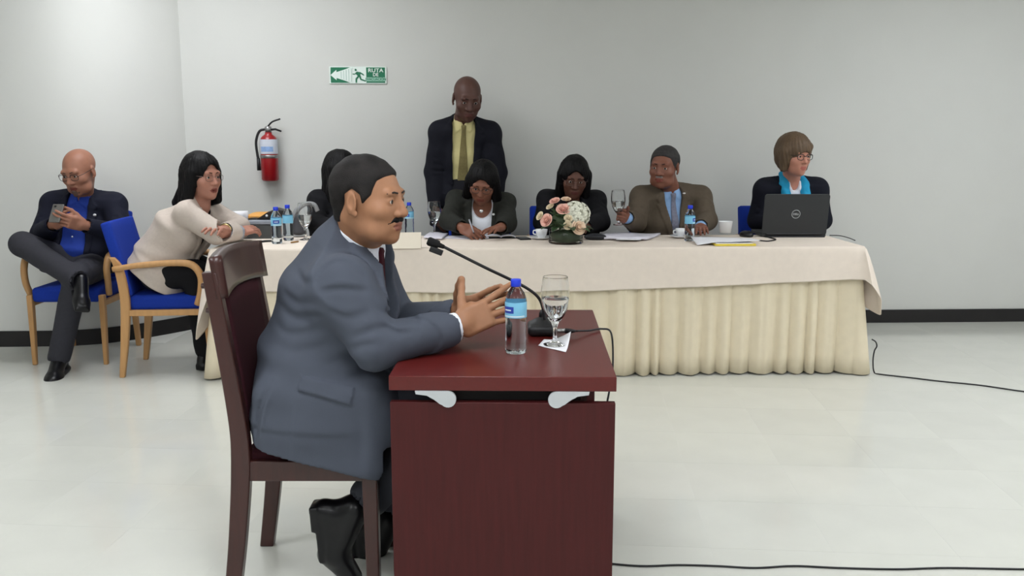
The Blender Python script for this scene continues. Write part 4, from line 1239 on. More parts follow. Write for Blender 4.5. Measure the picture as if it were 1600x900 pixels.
sh1 = shirt(p1, J1, M_bshirt, bw=1.12, belly=0.03, cuffs=(), wide=0.095)
for z in (0.10, 0.17, 0.24, 0.31):
    r_, f_, u_ = torso_axes(J1)
    MB().ball(J1['neck'] - u_ * z + f_ * (0.122 + 0.10 * min(z, 0.2)) - np.array(p1.location), 0.006, 8, 6).build('button', mat('button_pale', (190, 195, 205), rough=0.3, var=0), p1, smooth=True)
trousers(p1, J1, M_lightdark, r=(0.098, 0.074, 0.062), end=0.98)
shoe('shoe', Field(), J1['anL'] + V(0, 0, -0.0), at(78, 588, 4.97) - at(90, 572, 5.12), V(0, 0, 1), M_shoe, p1, h=0.006, s=1.08)
shoe('shoe', Field(), J1['anR'] + V(0.02, 0, 0.0), V(0.42, -0.72, -0.50), V(0.45, -0.35, 0.8), M_shoe, p1, h=0.006, s=1.0)
glasses(H1, p1, M_black, r=0.0016)
F = Field(); F.add(H1.rc((0, 0.088, -0.082), (0, 0.088, -0.100), 0.016, 0.014)); 
for sx in (-1, 1): F.add(H1.rc((sx * 0.008, 0.089, -0.0475), (sx * 0.027, 0.079, -0.056), 0.006, 0.005), 0.004); F.add(H1.rc((sx * 0.027, 0.079, -0.056), (sx * 0.018, 0.082, -0.09), 0.005, 0.008), 0.004)
F.mesh(0.004, 'goatee', mat('stubble_grey', (92, 70, 60), rough=0.8, var=0.2, scale=200), p1)
brows(H1, p1, mat('brow_brown', (60, 44, 38), rough=0.8), 0.0026)
pin = J1['chest'] + V(0.10, 0, 0)
MB().ball(at(148, 336, 5.42) - np.array(p1.location), (0.011, 0.006, 0.008), 10, 6).build('lapel_pin', mat('pin_white', (215, 215, 215), rough=0.4), p1, smooth=True)

# --- woman in the beige jacket with her arms folded on the table end
S_wom = skin('skin_rosy_brown', (168, 118, 100))
J2 = joints(pelvis=(258, 425, 5.23), waist=(262, 395, 5.23), chest=(284, 355, 5.23), neck=(312, 322, 5.24), shR=(292, 338, 5.09), shL=(333, 336, 5.38),
            elR=(338, 376, 5.06), elL=(374, 372, 5.38), wrR=(372, 363, 5.22), wrL=(352, 360, 5.13), hipR=(248, 440, 5.14), hipL=(250, 440, 5.33),
            knR=(306, 446, 5.14), knL=(312, 446, 5.34), anR=(318, 560, 5.22), anL=(318, 556, 5.36))
for q in ('hipR', 'hipL', 'knR', 'knL'): J2[q][2] = 0.59
J2['pelvis'][2] = 0.61
for q in ('elR', 'elL', 'wrR', 'wrL'): J2[q][2] = max(J2[q][2], 0.752 + (0.082 if q[0] == 'e' else 0.062))
J2['anR'] = V(-1.83, 5.22, 0.10); J2['anL'] = V(-1.84, 5.38, 0.10)
p2 = new_person('woman in a beige jacket with folded arms seated at the end of the long table', J2)
H2 = Head(at(316, 276, 5.23), yaw=58, pitch=4, k=1.08)
h2 = [dict(w=J2['wrR'], D=V(0.5, 0.75, 0.10), B=V(0.3, -0.3, 0.9), side=1, curl=(14, 18, 20, 22)),
      dict(w=J2['wrL'], D=at(336, 356, 5.02) - J2['wrL'], B=V(0.0, -0.5, 0.85), side=-1, curl=(16, 18, 20, 22), spread=9)]
body(p2, J2, H2, S_wom, M_lips, hands=h2, head_kw=dict(open_mouth=1.0))
M_beige = fabric('beige_jacket', (188, 176, 166), var=0.05)
jacket(p2, J2, M_beige, bw=1.02, v=0.36, vw=0.05, bust=0.9, belly=0.03, sleeve=(0.066, 0.066, 0.048), end=0.86, hem=at(247, 432, 5.23), collar=0.08, lap_w=0.05)
shirt(p2, J2, fabric('dark_top', (34, 26, 26)), bust=0.9, belly=0.03, collar=0, scoop=(0.055, -0.03, 0.06))
trousers(p2, J2, fabric('black_trousers', (16, 16, 19)), r=(0.105, 0.08, 0.06))
for s in 'RL': shoe('shoe', Field(), J2['an' + s], V(0.4, 0.85, 0), V(0, 0, 1), M_shoe, p2, h=0.007, s=0.92)
def long_hair(H, root, m, length=0.16, back=0.0, w=0.034, face=(0.058, 0.095, 0.092), face_c=(0, 0.115, -0.018), part=0.0, t=0.020, h=0.0055, flare=0.0, fringe=0.0, side_y=0.0, tail=0.0):
    F = Field()
    for pr, q in H.skull(t)[:1]: F.add(pr, q)
    F.add(H.el((0, -0.035, -0.01), (0.084, 0.080, 0.10)), 0.03)
    for sx in (-1, 1):
        F.add(H.rc((sx * 0.072, 0.010 + side_y, 0.02), (sx * (0.080 + flare), -0.002 + side_y, -length), w, w * 0.85), 0.03)
        F.add(H.rc((sx * 0.045, -0.06, 0.0), (sx * (0.055 + flare), -0.055, -length - 0.015), 0.042, 0.038), 0.03)
    F.add(H.rc((0, -0.075, 0.0), (0, -0.075, -length - 0.02), 0.05, 0.045), 0.03)
    if tail: F.add(H.rc((0.02, -0.075, -0.06), (0.03, -0.085 - tail, -length - 0.03), 0.055, 0.034), 0.03)
    F.noise(0.0025, 85, 11); F.strands(H, 0.0016)
    F.sub(H.el(face_c, face), 0.008)
    F.sub(H.rc((0, 0.06, -0.09), (0, 0.05, -0.30), 0.048, 0.058), 0.01)
    if part: F.crease(H.p(part, 0.09, 0.10), H.p(part, -0.03, 0.125), 0.006, 0.005)
    if fringe:
        F.add(H.rc((-0.045, 0.078, 0.062), (0.050, 0.080, 0.040), 0.020 * fringe, 0.016 * fringe), 0.012)
    return F.mesh(h, 'hair', m, root)
long_hair(H2, p2, M_hairblack, length=0.125, flare=0.016, tail=0.075, face=(0.056, 0.09, 0.098), face_c=(0, 0.105, -0.022))
M_metalrim = mat('glasses_metal', (110, 90, 85), rough=0.3, metal=0.7, var=0)
glasses(H2, p2, M_metalrim, r=0.0013)
brows(H2, p2, M_hairblack, 0.0024)
M_satin = mat('silver_satin', (150, 156, 168), rough=0.35, var=0.2, scale=40)
F = Field(); d_ = unit(J2['wrR'] - J2['elR']); F.add(RC(J2['wrR'] - d_ * 0.06, J2['wrR'] - d_ * 0.005, 0.046, 0.045)); F.noise(0.003, 70, 2)
d_ = unit(J2['wrL'] - J2['elL']); F.add(RC(J2['wrL'] - d_ * 0.09, J2['wrL'] - d_ * 0.04, 0.044, 0.042)); F.noise(0.002, 90, 3)
F.mesh(0.006, 'cuffs', M_satin, p2)
MB().tube([tuple(J2['wrL'] - np.array(p2.location) + d_ * 0.0 + 0.034 * (math.cos(a) * unit(np.cross(d_, V(0, 0, 1))) + math.sin(a) * np.cross(unit(np.cross(d_, V(0, 0, 1))), d_))) for a in np.linspace(0, 6.283, 15)[:-1]], 0.006, 6, closed=True).build('watch', mat('watch_gold', (200, 180, 130), rough=0.2, metal=0.8, var=0), p2, smooth=True)

# --- woman with long straight hair, half hidden behind the man in grey
S_dark = skin('skin_dark_brown', (92, 60, 48))
S_mid = skin('skin_mid_brown', (128, 84, 66))
J3 = joints(pelvis=(528, 425, 5.92), waist=(528, 388, 5.92), chest=(527, 350, 5.92), neck=(530, 306, 5.90), shR=(500, 318, 5.84), shL=(566, 318, 5.98),
            elR=(494, 358, 5.72), elL=(572, 362, 5.86), wrR=(520, 368, 5.58), wrL=(556, 368, 5.66))
J3['pelvis'][2] = 0.58; seated_legs(J3)
for q in ('wrR', 'wrL'): J3[q][2] = 0.815
for q in ('elR', 'elL'): J3[q][2] = max(J3[q][2], 0.835)
p3 = new_person('woman with long straight black hair half hidden behind the man in the grey suit', J3)
H3 = Head(at(534, 268, 5.87), yaw=52, pitch=6, k=1.08)
body(p3, J3, H3, S_mid, M_lips, h=0.005, hands=[dict(w=J3['wrR'], D=V(0.4, -0.9, -0.03), B=V(0, 0, 1), side=1, curl=(6, 7, 8, 9)), dict(w=J3['wrL'], D=V(-0.1, -0.9, -0.03), B=V(0, 0, 1), side=-1, curl=(6, 7, 8, 9))])
jacket(p3, J3, M_blackj, v=0.30, bust=0.8, h=0.008)
shirt(p3, J3, fabric('grey_blouse', (120, 120, 126)), bust=0.8, collar=0, scoop=(0.06, -0.02, 0.07), h=0.008)
trousers(p3, J3, M_blackj, h=0.014); seated_shoes(J3, p3)
long_hair(H3, p3, M_hairblack, length=0.22, t=0.016)

# --- standing man in the dark jacket
J4 = joints(pelvis=(722, 345, 6.295), waist=(722, 300, 6.295), chest=(723, 245, 6.295), neck=(724, 190, 6.23), shR=(690, 210, 6.22), shL=(764, 212, 6.25),
            elR=(680, 268, 6.24), elL=(776, 270, 6.26), wrR=(681, 322, 6.16), wrL=(772, 325, 6.20))
J4['pelvis'][2] = 0.98
for s, q in (('R', -1), ('L', 1)):
    x = J4['pelvis'][0] + q * 0.10
    J4['hip' + s] = V(x, 6.295, 0.95); J4['kn' + s] = V(x + q * 0.01, 6.22, 0.52); J4['an' + s] = V(x + q * 0.02, 6.25, 0.10)
p4 = new_person('man in a dark jacket, pale yellow shirt and olive tie standing behind the long table', J4)
H4 = Head(at(730, 154, 6.15), yaw=14, pitch=22, roll=2, k=1.18, width=1.03)
body(p4, J4, H4, skin('skin_deep_brown', (82, 55, 47)), skin('lips_deep', (84, 48, 44)), h=0.005, neck_r=0.062, head_kw=dict(nose=1.15),
     hands=[dict(w=J4['wrR'], D=V(0.1, -0.25, -1), B=V(-0.8, -0.6, 0.1), side=1, curl=(15, 20, 22, 25)), dict(w=J4['wrL'], D=V(-0.1, -0.15, -1), B=V(0.8, -0.6, 0), side=-1, curl=(15, 20, 22, 25))])
jacket(p4, J4, fabric('dark_zip_jacket', (20, 21, 30)), bw=1.12, v=0.42, vw=0.075, open_low=0.075, sleeve=(0.072, 0.074, 0.056), end=0.96, hem=at(722, 350, 6.295), h=0.008, sh=0.062, noise=0.005, collar=0.085, lap_w=0.065)
shirt(p4, J4, fabric('pale_yellow_shirt', (206, 196, 142), var=0.03), bw=1.12, collar=0.070, hi=0.05, wide=0.085, low=-0.75)
tie(p4, J4, fabric('olive_tie', (120, 110, 72), var=0.15, scale=90), length=0.47, bw=1.12, w=0.042)
trousers(p4, J4, fabric('dark_standing_trousers', (26, 26, 32)), h=0.01); 
for s in 'RL': shoe('shoe', Field(), J4['an' + s], V(0, -1, 0), V(0, 0, 1), M_shoe, p4, h=0.008)
brows(H4, p4, M_hairblack, 0.0024)

# --- woman writing, in the dark olive jacket
J5 = joints(pelvis=(748, 425, 5.84), waist=(748, 388, 5.85), chest=(750, 350, 5.87), neck=(754, 312, 5.84), shR=(716, 318, 5.84), shL=(786, 320, 5.86),
            elR=(702, 358, 5.68), elL=(792, 360, 5.66), wrR=(722, 360, 5.50), wrL=(783, 366, 5.52))
J5['pelvis'][2] = 0.58; seated_legs(J5)
J5['wrL'][2] = 0.822; J5['wrR'][2] = 0.822; J5['elR'][2] = max(J5['elR'][2], 0.85); J5['elL'][2] = max(J5['elL'][2], 0.835)
p5 = new_person('woman in a dark olive jacket and white top writing at the long table', J5)
H5 = Head(at(754, 285, 5.74), yaw=-6, pitch=30, roll=6, k=1.06)
body(p5, J5, H5, S_mid, M_lips, h=0.005, hands=[dict(w=J5['wrR'], D=at(742, 360, 5.46) - J5['wrR'] + V(0, -0.02, -0.02), B=V(-0.3, -0.6, 0.7), side=1, curl=(38, 45, 48, 50), thumb=(0.8, 0.3, -0.4)),
     dict(w=J5['wrL'], D=V(-0.45, -0.85, -0.03), B=V(0, 0, 1), side=-1, curl=(6, 7, 8, 9))])
jacket(p5, J5, fabric('dark_olive_jacket', (40, 41, 37)), v=0.36, vw=0.068, bust=0.8, open_low=0.05, sleeve=(0.066, 0.062, 0.046), h=0.007, end=0.9)
shirt(p5, J5, M_white, bust=0.8, collar=0, wide=0.075, scoop=(0.068, -0.03, 0.085))
trousers(p5, J5, M_blackj, h=0.014); seated_shoes(J5, p5)
long_hair(H5, p5, M_hairblack, length=0.135, flare=0.018, part=0.02, t=0.016)
glasses(H5, p5, M_black, r=0.0016); brows(H5, p5, M_hairblack, 0.0024)
MB().ball(at(752, 330, 5.68) - np.array(p5.location), (0.013, 0.005, 0.010), 10, 6).build('pendant', mat('pendant_silver', (230, 230, 230), rough=0.2, metal=0.6, var=0), p5, smooth=True)
MB().ball(at(771, 335, 5.70) - np.array(p5.location), (0.009, 0.005, 0.007), 10, 6).build('lapel_pin', _M['pin_white'], p5, smooth=True)

# --- woman with long black hair behind the flowers
J6 = joints(pelvis=(882, 425, 5.98), waist=(890, 388, 5.97), chest=(891, 350, 5.95), neck=(893, 308, 5.93), shR=(858, 316, 5.92), shL=(928, 318, 5.94),
            elR=(848, 356, 5.80), elL=(938, 360, 5.80), wrR=(868, 368, 5.60), wrL=(915, 368, 5.60))
J6['pelvis'][2] = 0.58; seated_legs(J6)
for q in ('wrR', 'wrL'): J6[q][2] = 0.815
for q in ('elR', 'elL'): J6[q][2] = max(J6[q][2], 0.83)
p6 = new_person('woman with long black hair and a black jacket looking down behind the flowers', J6)
H6 = Head(at(897, 277, 5.86), yaw=2, pitch=20, roll=3, k=1.06)
body(p6, J6, H6, S_dark, skin('lips_dark', (92, 50, 46)), h=0.005, hands=[dict(w=J6['wrR'], D=V(0.3, -0.9, -0.03), B=V(0, 0, 1), side=1, curl=(6, 7, 8, 9)), dict(w=J6['wrL'], D=V(-0.3, -0.9, -0.03), B=V(0, 0, 1), side=-1, curl=(6, 7, 8, 9))])
jacket(p6, J6, M_blackj, v=0.26, vw=0.05, bust=0.8, bw=1.05, sleeve=(0.066, 0.062, 0.046))
shirt(p6, J6, fabric('black_top', (22, 20, 22)), bust=0.8, collar=0, scoop=(0.055, -0.03, 0.07), h=0.008)
trousers(p6, J6, M_blackj, h=0.014); seated_shoes(J6, p6)
long_hair(H6, p6, M_hairblack, length=0.20, flare=0.004, part=0.012, t=0.018, face=(0.054, 0.095, 0.094))
glasses(H6, p6, M_metalrim, r=0.0012); brows(H6, p6, M_hairblack, 0.0022)

# --- man in the brown suit raising a glass
J7 = joints(pelvis=(1041, 425, 5.98), waist=(1045, 388, 5.97), chest=(1046, 345, 5.96), neck=(1046, 296, 5.94), shR=(1004, 312, 5.90), shL=(1092, 312, 5.96),
            elR=(994, 348, 5.80), elL=(1104, 354, 5.80), wrR=(979, 340, 5.56), wrL=(1094, 364, 5.58))
J7['pelvis'][2] = 0.58; seated_legs(J7)
J7['wrL'][2] = 0.82; J7['elL'][2] = max(J7['elL'][2], 0.84)
p7 = new_person('man with grey moustache in a brown suit and blue shirt holding up a glass', J7)
H7 = Head(at(1038, 261, 5.86), yaw=-27, pitch=6, roll=2, k=1.10, width=1.05)
gl_c = at(968, 335, 5.47)
body(p7, J7, H7, skin('skin_red_brown', (124, 80, 64)), M_lips, h=0.0045, neck_r=0.062, head_kw=dict(nose=1.2, jowl=1.1),
     hands=[dict(w=J7['wrR'], D=at(960, 333, 5.455) - J7['wrR'], B=V(-0.6, 0.75, 0.1), side=1, curl=((30, 60, 45), (38, 62, 45), (42, 62, 45), (45, 60, 45)), thumb=(0.75, 0.35, -0.55), thumb_curl=0.3),
            dict(w=J7['wrL'], D=V(-0.12, -0.95, -0.04), B=V(0, 0, 1), side=-1, curl=(8, 9, 9, 10))])
jacket(p7, J7, fabric('brown_suit', (88, 78, 66), var=0.06), bw=1.12, v=0.36, vw=0.058, sleeve=(0.072, 0.068, 0.050), end=0.9, belly=0.02)
shirt(p7, J7, fabric('light_blue_shirt', (138, 172, 214), var=0.03), bw=1.12, belly=0.02, cuffs=('R', 'L'))
tie(p7, J7, fabric('grey_blue_tie', (122, 124, 140), var=0.15, scale=70), length=0.42, bw=1.12, belly=0.02)
trousers(p7, J7, fabric('brown_trousers', (70, 60, 50)), h=0.01); seated_shoes(J7, p7)
HP = [(0.085, 0.14), (0.092, 0.086), (0.075, 0.076), (0.052, 0.058), (0.042, 0.020), (0.022, -0.004), (0.016, -0.008), (0.010, 0.018), (-0.012, 0.032), (-0.034, 0.016), (-0.042, -0.030), (-0.060, -0.056), (-0.16, -0.065), (-0.16, 0.16)]
hair_cap(H7, HP, t=0.008).mesh(0.0045, 'hair', mat('grey_black_hair', (44, 42, 42), rough=0.75, var=0.5, scale=70, bump=0.8, bscale=400), p7)
moustache(H7, p7, mat('moustache_grey', (130, 122, 118), rough=0.8), h=0.0035, g=0.0075)
brows(H7, p7, M_hairblack, 0.003)
MB().ball(at(1069, 302, 5.78) - np.array(p7.location), (0.010, 0.006, 0.005), 10, 6).build('lapel_pin', _M['pin_white'], p7, smooth=True)

# --- woman with a brown bob at the laptop
J8 = joints(pelvis=(1221, 425, 6.0), waist=(1229, 385, 5.99), chest=(1235, 335, 5.97), neck=(1237, 282, 5.95), shR=(1198, 300, 5.94), shL=(1274, 300, 5.96),
            elR=(1184, 344, 5.97), elL=(1284, 344, 5.97), wrR=(1214, 360, 5.80), wrL=(1260, 360, 5.80))
J8['pelvis'][2] = 0.58; seated_legs(J8, spread=0.075)
for q in ('wrR', 'wrL'): J8[q][2] = 0.836
p8 = new_person('woman with a brown bob and turquoise scarf sitting behind the open laptop', J8)
H8 = Head(at(1241, 243, 5.87), yaw=24, pitch=6, k=1.06)
body(p8, J8, H8, skin('skin_fair', (188, 132, 112)), skin('lips_fair', (168, 96, 86)), h=0.005, neck_r=0.052,
     hands=[dict(w=J8['wrR'], D=V(0.2, -0.9, -0.03), B=V(0, 0, 1), side=1, curl=(6, 7, 8, 9)), dict(w=J8['wrL'], D=V(-0.2, -0.9, -0.03), B=V(0, 0, 1), side=-1, curl=(6, 7, 8, 9))])
jacket(p8, J8, fabric('navy_cardigan', (19, 21, 32)), bw=1.03, v=0.40, vw=0.085, bust=0.8, lapel=False, open_low=0.05, sleeve=(0.072, 0.066, 0.048), collar=0.080, collar_hi=0.02)
shirt(p8, J8, M_white, bw=1.05, bust=0.8, collar=0.060, scoop=(0.032, 0.0, 0.06), hi=0.035, wide=0.07)
Fsc = Field(); r_, f_, u_ = torso_axes(J8); N_ = J8['neck']
for sx in (-1, 1):
    pts = [N_ + r_ * sx * 0.045 + u_ * 0.035 - f_ * 0.03, N_ + r_ * sx * 0.068 - u_ * 0.02 + f_ * 0.05, N_ + r_ * sx * 0.062 - u_ * 0.12 + f_ * 0.125, N_ + r_ * sx * 0.055 - u_ * 0.26 + f_ * 0.165]
    for a_, b_ in zip(pts[:-1], pts[1:]): Fsc.add(RC(a_, b_, 0.028, 0.032), 0.015)
Fsc.add(RC(N_ + r_ * 0.045 + u_ * 0.035 - f_ * 0.03, N_ - r_ * 0.045 + u_ * 0.035 - f_ * 0.03, 0.028, 0.028), 0.02)
Fsc.noise(0.004, 110, 5)
Fsc.mesh(0.005, 'scarf', fabric('turquoise_scarf', (40, 148, 190), var=0.1, scale=40), p8)
trousers(p8, J8, M_blackj, h=0.014); seated_shoes(J8, p8)
M_hairbrown = mat('brown_bob_hair', (92, 74, 56), rough=0.5, var=0.25, scale=60, bump=0.5, bscale=260, stretch=(1, 1, 0.2), spec=0.35)
F = Field()
for pr, q in H8.skull(0.026)[:1]: F.add(pr, q)
F.add(H8.el((0, -0.035, -0.005), (0.094, 0.090, 0.105)), 0.03)
for sx in (-1, 1): F.add(H8.rc((sx * 0.074, 0.012, 0.03), (sx * 0.078, 0.008, -0.075), 0.032, 0.024), 0.03)
F.noise(0.0025, 90, 8); F.strands(H8, 0.0018)
F.sub(H8.el((0.0, 0.120, -0.048), (0.062, 0.10, 0.082)), 0.008)
F.sub(H8.rc((0, 0.06, -0.10), (0, 0.05, -0.25), 0.045, 0.05), 0.01)
F.add(H8.rc((-0.050, 0.070, 0.062), (0.050, 0.066, 0.046), 0.020, 0.014), 0.02)
F.mesh(0.005, 'hair', M_hairbrown, p8)
glasses(H8, p8, M_black, r=0.0022)

# ------------------------------------------------------------------ chairs of the seated people
PI = math.pi
place_chair(J1['pelvis'][0] + 0.02, 5.60, -PI / 2 + 0.02, 'blue armchair by the curved wall under the bald man with the phone')
def behind(J, dx, label, y=0.0): return place_chair(J['pelvis'][0] + dx, J['pelvis'][1] + 0.02 + y, -PI / 2, label)
behind(J3, 0.0, 'blue chair hidden under the woman half hidden behind the man in grey')
behind(J5, 0.0, 'blue chair under the woman who is writing', -0.035)
behind(J6, -0.02, 'blue chair whose back shows beside the woman behind the flowers')
behind(J7, -0.01, 'blue chair under the man in the brown suit')
behind(J8, -0.025, 'blue chair whose back shows beside the woman at the laptop')
# ------------------------------------------------------------------ clear things
def clear(name, ior, tint=(1, 1, 1), rough=0.0):
    m = bpy.data.materials.new(name); m.use_nodes = True
    p = m.node_tree.nodes['Principled BSDF']
    p.inputs['Transmission Weight'].default_value = 1.0; p.inputs['IOR'].default_value = ior
    p.inputs['Roughness'].default_value = rough; p.inputs['Base Color'].default_value = (*tint, 1)
    return m
M_glass = clear('clear_glass', 1.42, (0.98, 0.99, 0.99))
M_water = clear('clear_water', 1.33, (0.97, 0.99, 1.0))
M_pet = clear('clear_bottle_plastic', 1.27, (0.86, 0.95, 1.0), 0.02)
M_cap = mat('bottle_cap_blue', (28, 58, 205), rough=0.35, var=0.02)
M_label = mat('bottle_label_pale_blue', (126, 194, 226), rough=0.35, var=0.05, scale=25)
M_labeld = mat('bottle_label_dark_blue', (38, 62, 160), rough=0.35, var=0.02)
M_labelw = mat('bottle_label_white', (215, 232, 240), rough=0.35, var=0.02)
def make_bottle(label, h=0.215, r=0.031, seed=0):
    o = empty('water_bottle', (0, 0, 0), 0, label, 'bottle', 'blue capped water bottles')
    k = h / 0.215
    prof = [(0.0, 0.004), (0.012, 0.004), (0.022, 0.0), (r * 0.90, 0.001), (r, 0.008), (r, 0.022), (r * 0.965, 0.028), (r * 0.99, 0.036), (r * 0.95, 0.062), (r * 0.985, 0.076), (r * 0.95, 0.090), (r, 0.104),
            (r, 0.152), (r * 0.97, 0.160), (r * 0.78, 0.176), (r * 0.52, 0.188), (r * 0.42, 0.194), (r * 0.42, 0.199), (0.0, 0.199)]
    MB().lathe([(a, b * k) for a, b in prof], 40).build('bottle_body', M_pet, o, smooth=True)
    cp = [(r * 0.46, 0.194), (r * 0.48, 0.195), (r * 0.48, 0.2135), (r * 0.44, 0.215), (0.0, 0.215)]
    MB().lathe([(a, b * k) for a, b in cp], 28).build('cap', M_cap, o, smooth=True)
    lb = MB().lathe([(r + 0.0004, 0.106 * k), (r + 0.0006, 0.107 * k), (r + 0.0006, 0.150 * k), (r + 0.0004, 0.151 * k)], 40, cap0=False, cap1=False).build('label', M_label, o, smooth=True)
    MB().lathe([(r + 0.0010, 0.120 * k), (r + 0.0010, 0.139 * k)], 16, a0=R(-170 + seed), a1=R(-102 + seed)).build('label_badge', M_labeld, lb, smooth=True)
    MB().lathe([(r + 0.0014, 0.127 * k), (r + 0.0014, 0.131 * k)], 10, a0=R(-158 + seed), a1=R(-116 + seed)).build('label_word', M_labelw, lb, smooth=True)
    MB().lathe([(r + 0.0010, 0.109 * k), (r + 0.0010, 0.113 * k)], 16, a0=R(-170 + seed), a1=R(-40 + seed)).build('label_stripe', M_labelw, lb, smooth=True)
    return o
bot = make_bottle('blue capped water bottle with pale blue label standing on the mahogany desk')
bot.location = tuple(desk_pt(806, 551)); bot.rotation_euler = (0, 0, R(0))
for px, py, k, rz, lab in ((433, 381, 1.0, 60, 'water bottle with blue label nearer the table edge, left of a taller looking bottle'),
                           (451, 376, 1.0, -150, 'water bottle with its plain side showing, behind the bottle at the table edge'),
                           (640, 366, 0.95, 20, 'water bottle on the long table just behind the chin of the man in grey'),
                           (1077, 377, 1.0, 100, 'water bottle in front of the man in the brown suit')):
    b = copy_tree(bot); b['label'] = lab; b.location = tuple(on_table(px, py, 0.0015)); b.rotation_euler = (0, 0, R(rz)); b.scale = (k, k, k)
def make_goblet(label, fill=0.75):
    o = empty('water_goblet', (0, 0, 0), 0, label, 'glass', 'stemmed water glasses')
    outer = [(0.0, 0.0), (0.034, 0.0), (0.0345, 0.0025), (0.020, 0.006), (0.0075, 0.013), (0.0052, 0.030), (0.0062, 0.052), (0.011, 0.066), (0.026, 0.086), (0.037, 0.110), (0.0425, 0.140), (0.0425, 0.165), (0.0395, 0.190), (0.0370, 0.2045), (0.0367, 0.2057)]
    inner = [(0.0361, 0.2062), (0.0356, 0.2055), (0.0358, 0.2040), (0.0382, 0.190), (0.0411, 0.165), (0.0411, 0.140), (0.0355, 0.112), (0.0245, 0.090), (0.010, 0.076), (0.0, 0.073)]
    MB().lathe(outer + inner, 44, cap0=False, cap1=False).build('glass_bowl', M_glass, o, smooth=True)
    zt = fill
    ri = lambda z: float(np.interp(z, [0.076, 0.090, 0.112, 0.140, 0.165, 0.19], [0.010, 0.0245, 0.0355, 0.0411, 0.0411, 0.0382])) - 0.0004
    zs = [0.0765, 0.083, 0.090, 0.10, 0.112, 0.126, zt - 0.002, zt]
    MB().lathe([(0.0, 0.0742)] + [(ri(z), z) for z in zs] + [(0.0, zt)], 40).build('water', M_water, o, smooth=True)
    return o
gob = make_goblet('stemmed glass of water on a white napkin on the mahogany desk', 0.142)
gob.location = tuple(desk_pt(867, 540, 0.0025))
for px, py, k, lab in ((478, 375, 1.08, 'stemmed water glass beside the two bottles near the grey bag'),
                       (679, 366, 1.02, 'stemmed water glass beside the woman who is writing')):
    g = copy_tree(gob); g['label'] = lab; g.location = tuple(on_table(px, py, 0.0015)); g.scale = (k, k, k)
g = copy_tree(gob); g['label'] = 'stemmed water glass held up by the man in the brown suit'
g.location = tuple(at(967, 351, 5.45)); g.rotation_euler = (R(4), R(-3), 0); g.scale = (1.02,) * 3
# napkin under the glass
M_paper = mat('white_paper', (226, 226, 230), rough=0.8, var=0.02, bump=0.1)
def surf(name, fn, m, parent=None, nu=12, nv=12, th=0.0008, smooth=True):
    return MB().grid([[fn(u, v) for v in np.linspace(0, 1, nv)] for u in np.linspace(0, 1, nu)]).build(name, m, parent, smooth=smooth, solid=th)
c0, c1, c2, c3 = desk_pt(841, 541), desk_pt(884, 551), desk_pt(892, 534), desk_pt(850, 531)
def nap(u, v):
    p = (c0 * (1 - u) + c1 * u) * (1 - v) + (c3 * (1 - u) + c2 * u) * v
    return tuple(p + V(0, 0, 0.0012 + 0.045 * max(0, u + v - 1.25) ** 1.4 + 0.008 * max(0, 0.18 - u - v)))
tag(surf('paper_napkin', nap, M_paper), 'white paper napkin with a raised corner under the glass on the mahogany desk', 'napkin')

# ------------------------------------------------------------------ gooseneck microphone on the desk
mb0 = desk_pt(847, 522)
mc = empty('desk_microphone', tuple(mb0), 0, 'black gooseneck microphone on the mahogany desk reaching towards the man in grey', 'microphone')
M_mic = mat('microphone_black', (20, 20, 23), rough=0.5, var=0.1)
fb = Field(); B0 = mb0
fb.add(BX(B0 + V(0, 0.01, 0.017), [0.046, 0.058, 0.016], None, 0.014)); fb.add(EL(B0 + V(0, 0.022, 0.028), [0.034, 0.040, 0.022]), 0.015)
fb.inter(PL(B0 + V(0, 0, 0.0), V(0, 0, -1)))
fb.mesh(0.0035, 'base', M_mic, mc)
MB().lathe([(0.013, 0.0), (0.012, 0.02), (0.007, 0.03)], 14, c=(0.003, 0.03, 0.042)).build('collar', M_mic, mc, smooth=True)
o_ = np.array(mc.location)
gp = [at(851, 500, 2.72) - o_, at(849, 484, 2.72) - o_, at(842, 466, 2.71) - o_, at(826, 452, 2.70) - o_, at(800, 438, 2.69) - o_, at(760, 419, 2.67) - o_, at(720, 399, 2.66) - o_, at(694, 386, 2.65) - o_]
MB().tube(spline(gp, 6), 0.0048, 10).build('gooseneck', M_mic, mc, smooth=True)
m0 = at(694, 386, 2.65) - o_; m1 = at(668, 376, 2.645) - o_
MB().tube([m0, m0 * 0.7 + m1 * 0.3, m0 * 0.68 + m1 * 0.32, m1 * 0.9 + m0 * 0.1, m1], [0.006, 0.008, 0.0125, 0.0135, 0.010], 14).build('microphone_head', mat('microphone_foam', (14, 14, 15), rough=0.9, bump=0.6, bscale=600), mc, smooth=True)
mm = at(682, 391, 2.64) - o_
dvec = unit(m0 - m1); Mr = Matrix((Vector(dvec), Vector((0, 1, 0)), Vector(np.cross(dvec, V(0, 1, 0))))).transposed().to_4x4()
MB().box((-0.020, -0.010, -0.010), (0.020, 0.010, 0.006), Matrix.Translation(Vector(mm)) @ Mr).build('clip', M_mic, mc, bevel=0.002)
cn = at(877, 517, 2.74) - o_
MB().tube([cn + V(-0.022, 0, 0.0), cn + V(0.012, 0.001, 0)], 0.0075, 12).build('connector', M_steel, mc, smooth=True)
MB().tube([cn + V(0.012, 0.001, 0), cn + V(0.030, 0.002, -0.001), cn + V(0.045, 0.002, -0.001)], [0.0085, 0.0075, 0.004], 12).build('plug', M_black, mc, smooth=True)
cb_ = cn + o_ + V(0.045, 0.002, -0.001)
e1_ = desk_pt(940, 516, 0.004)
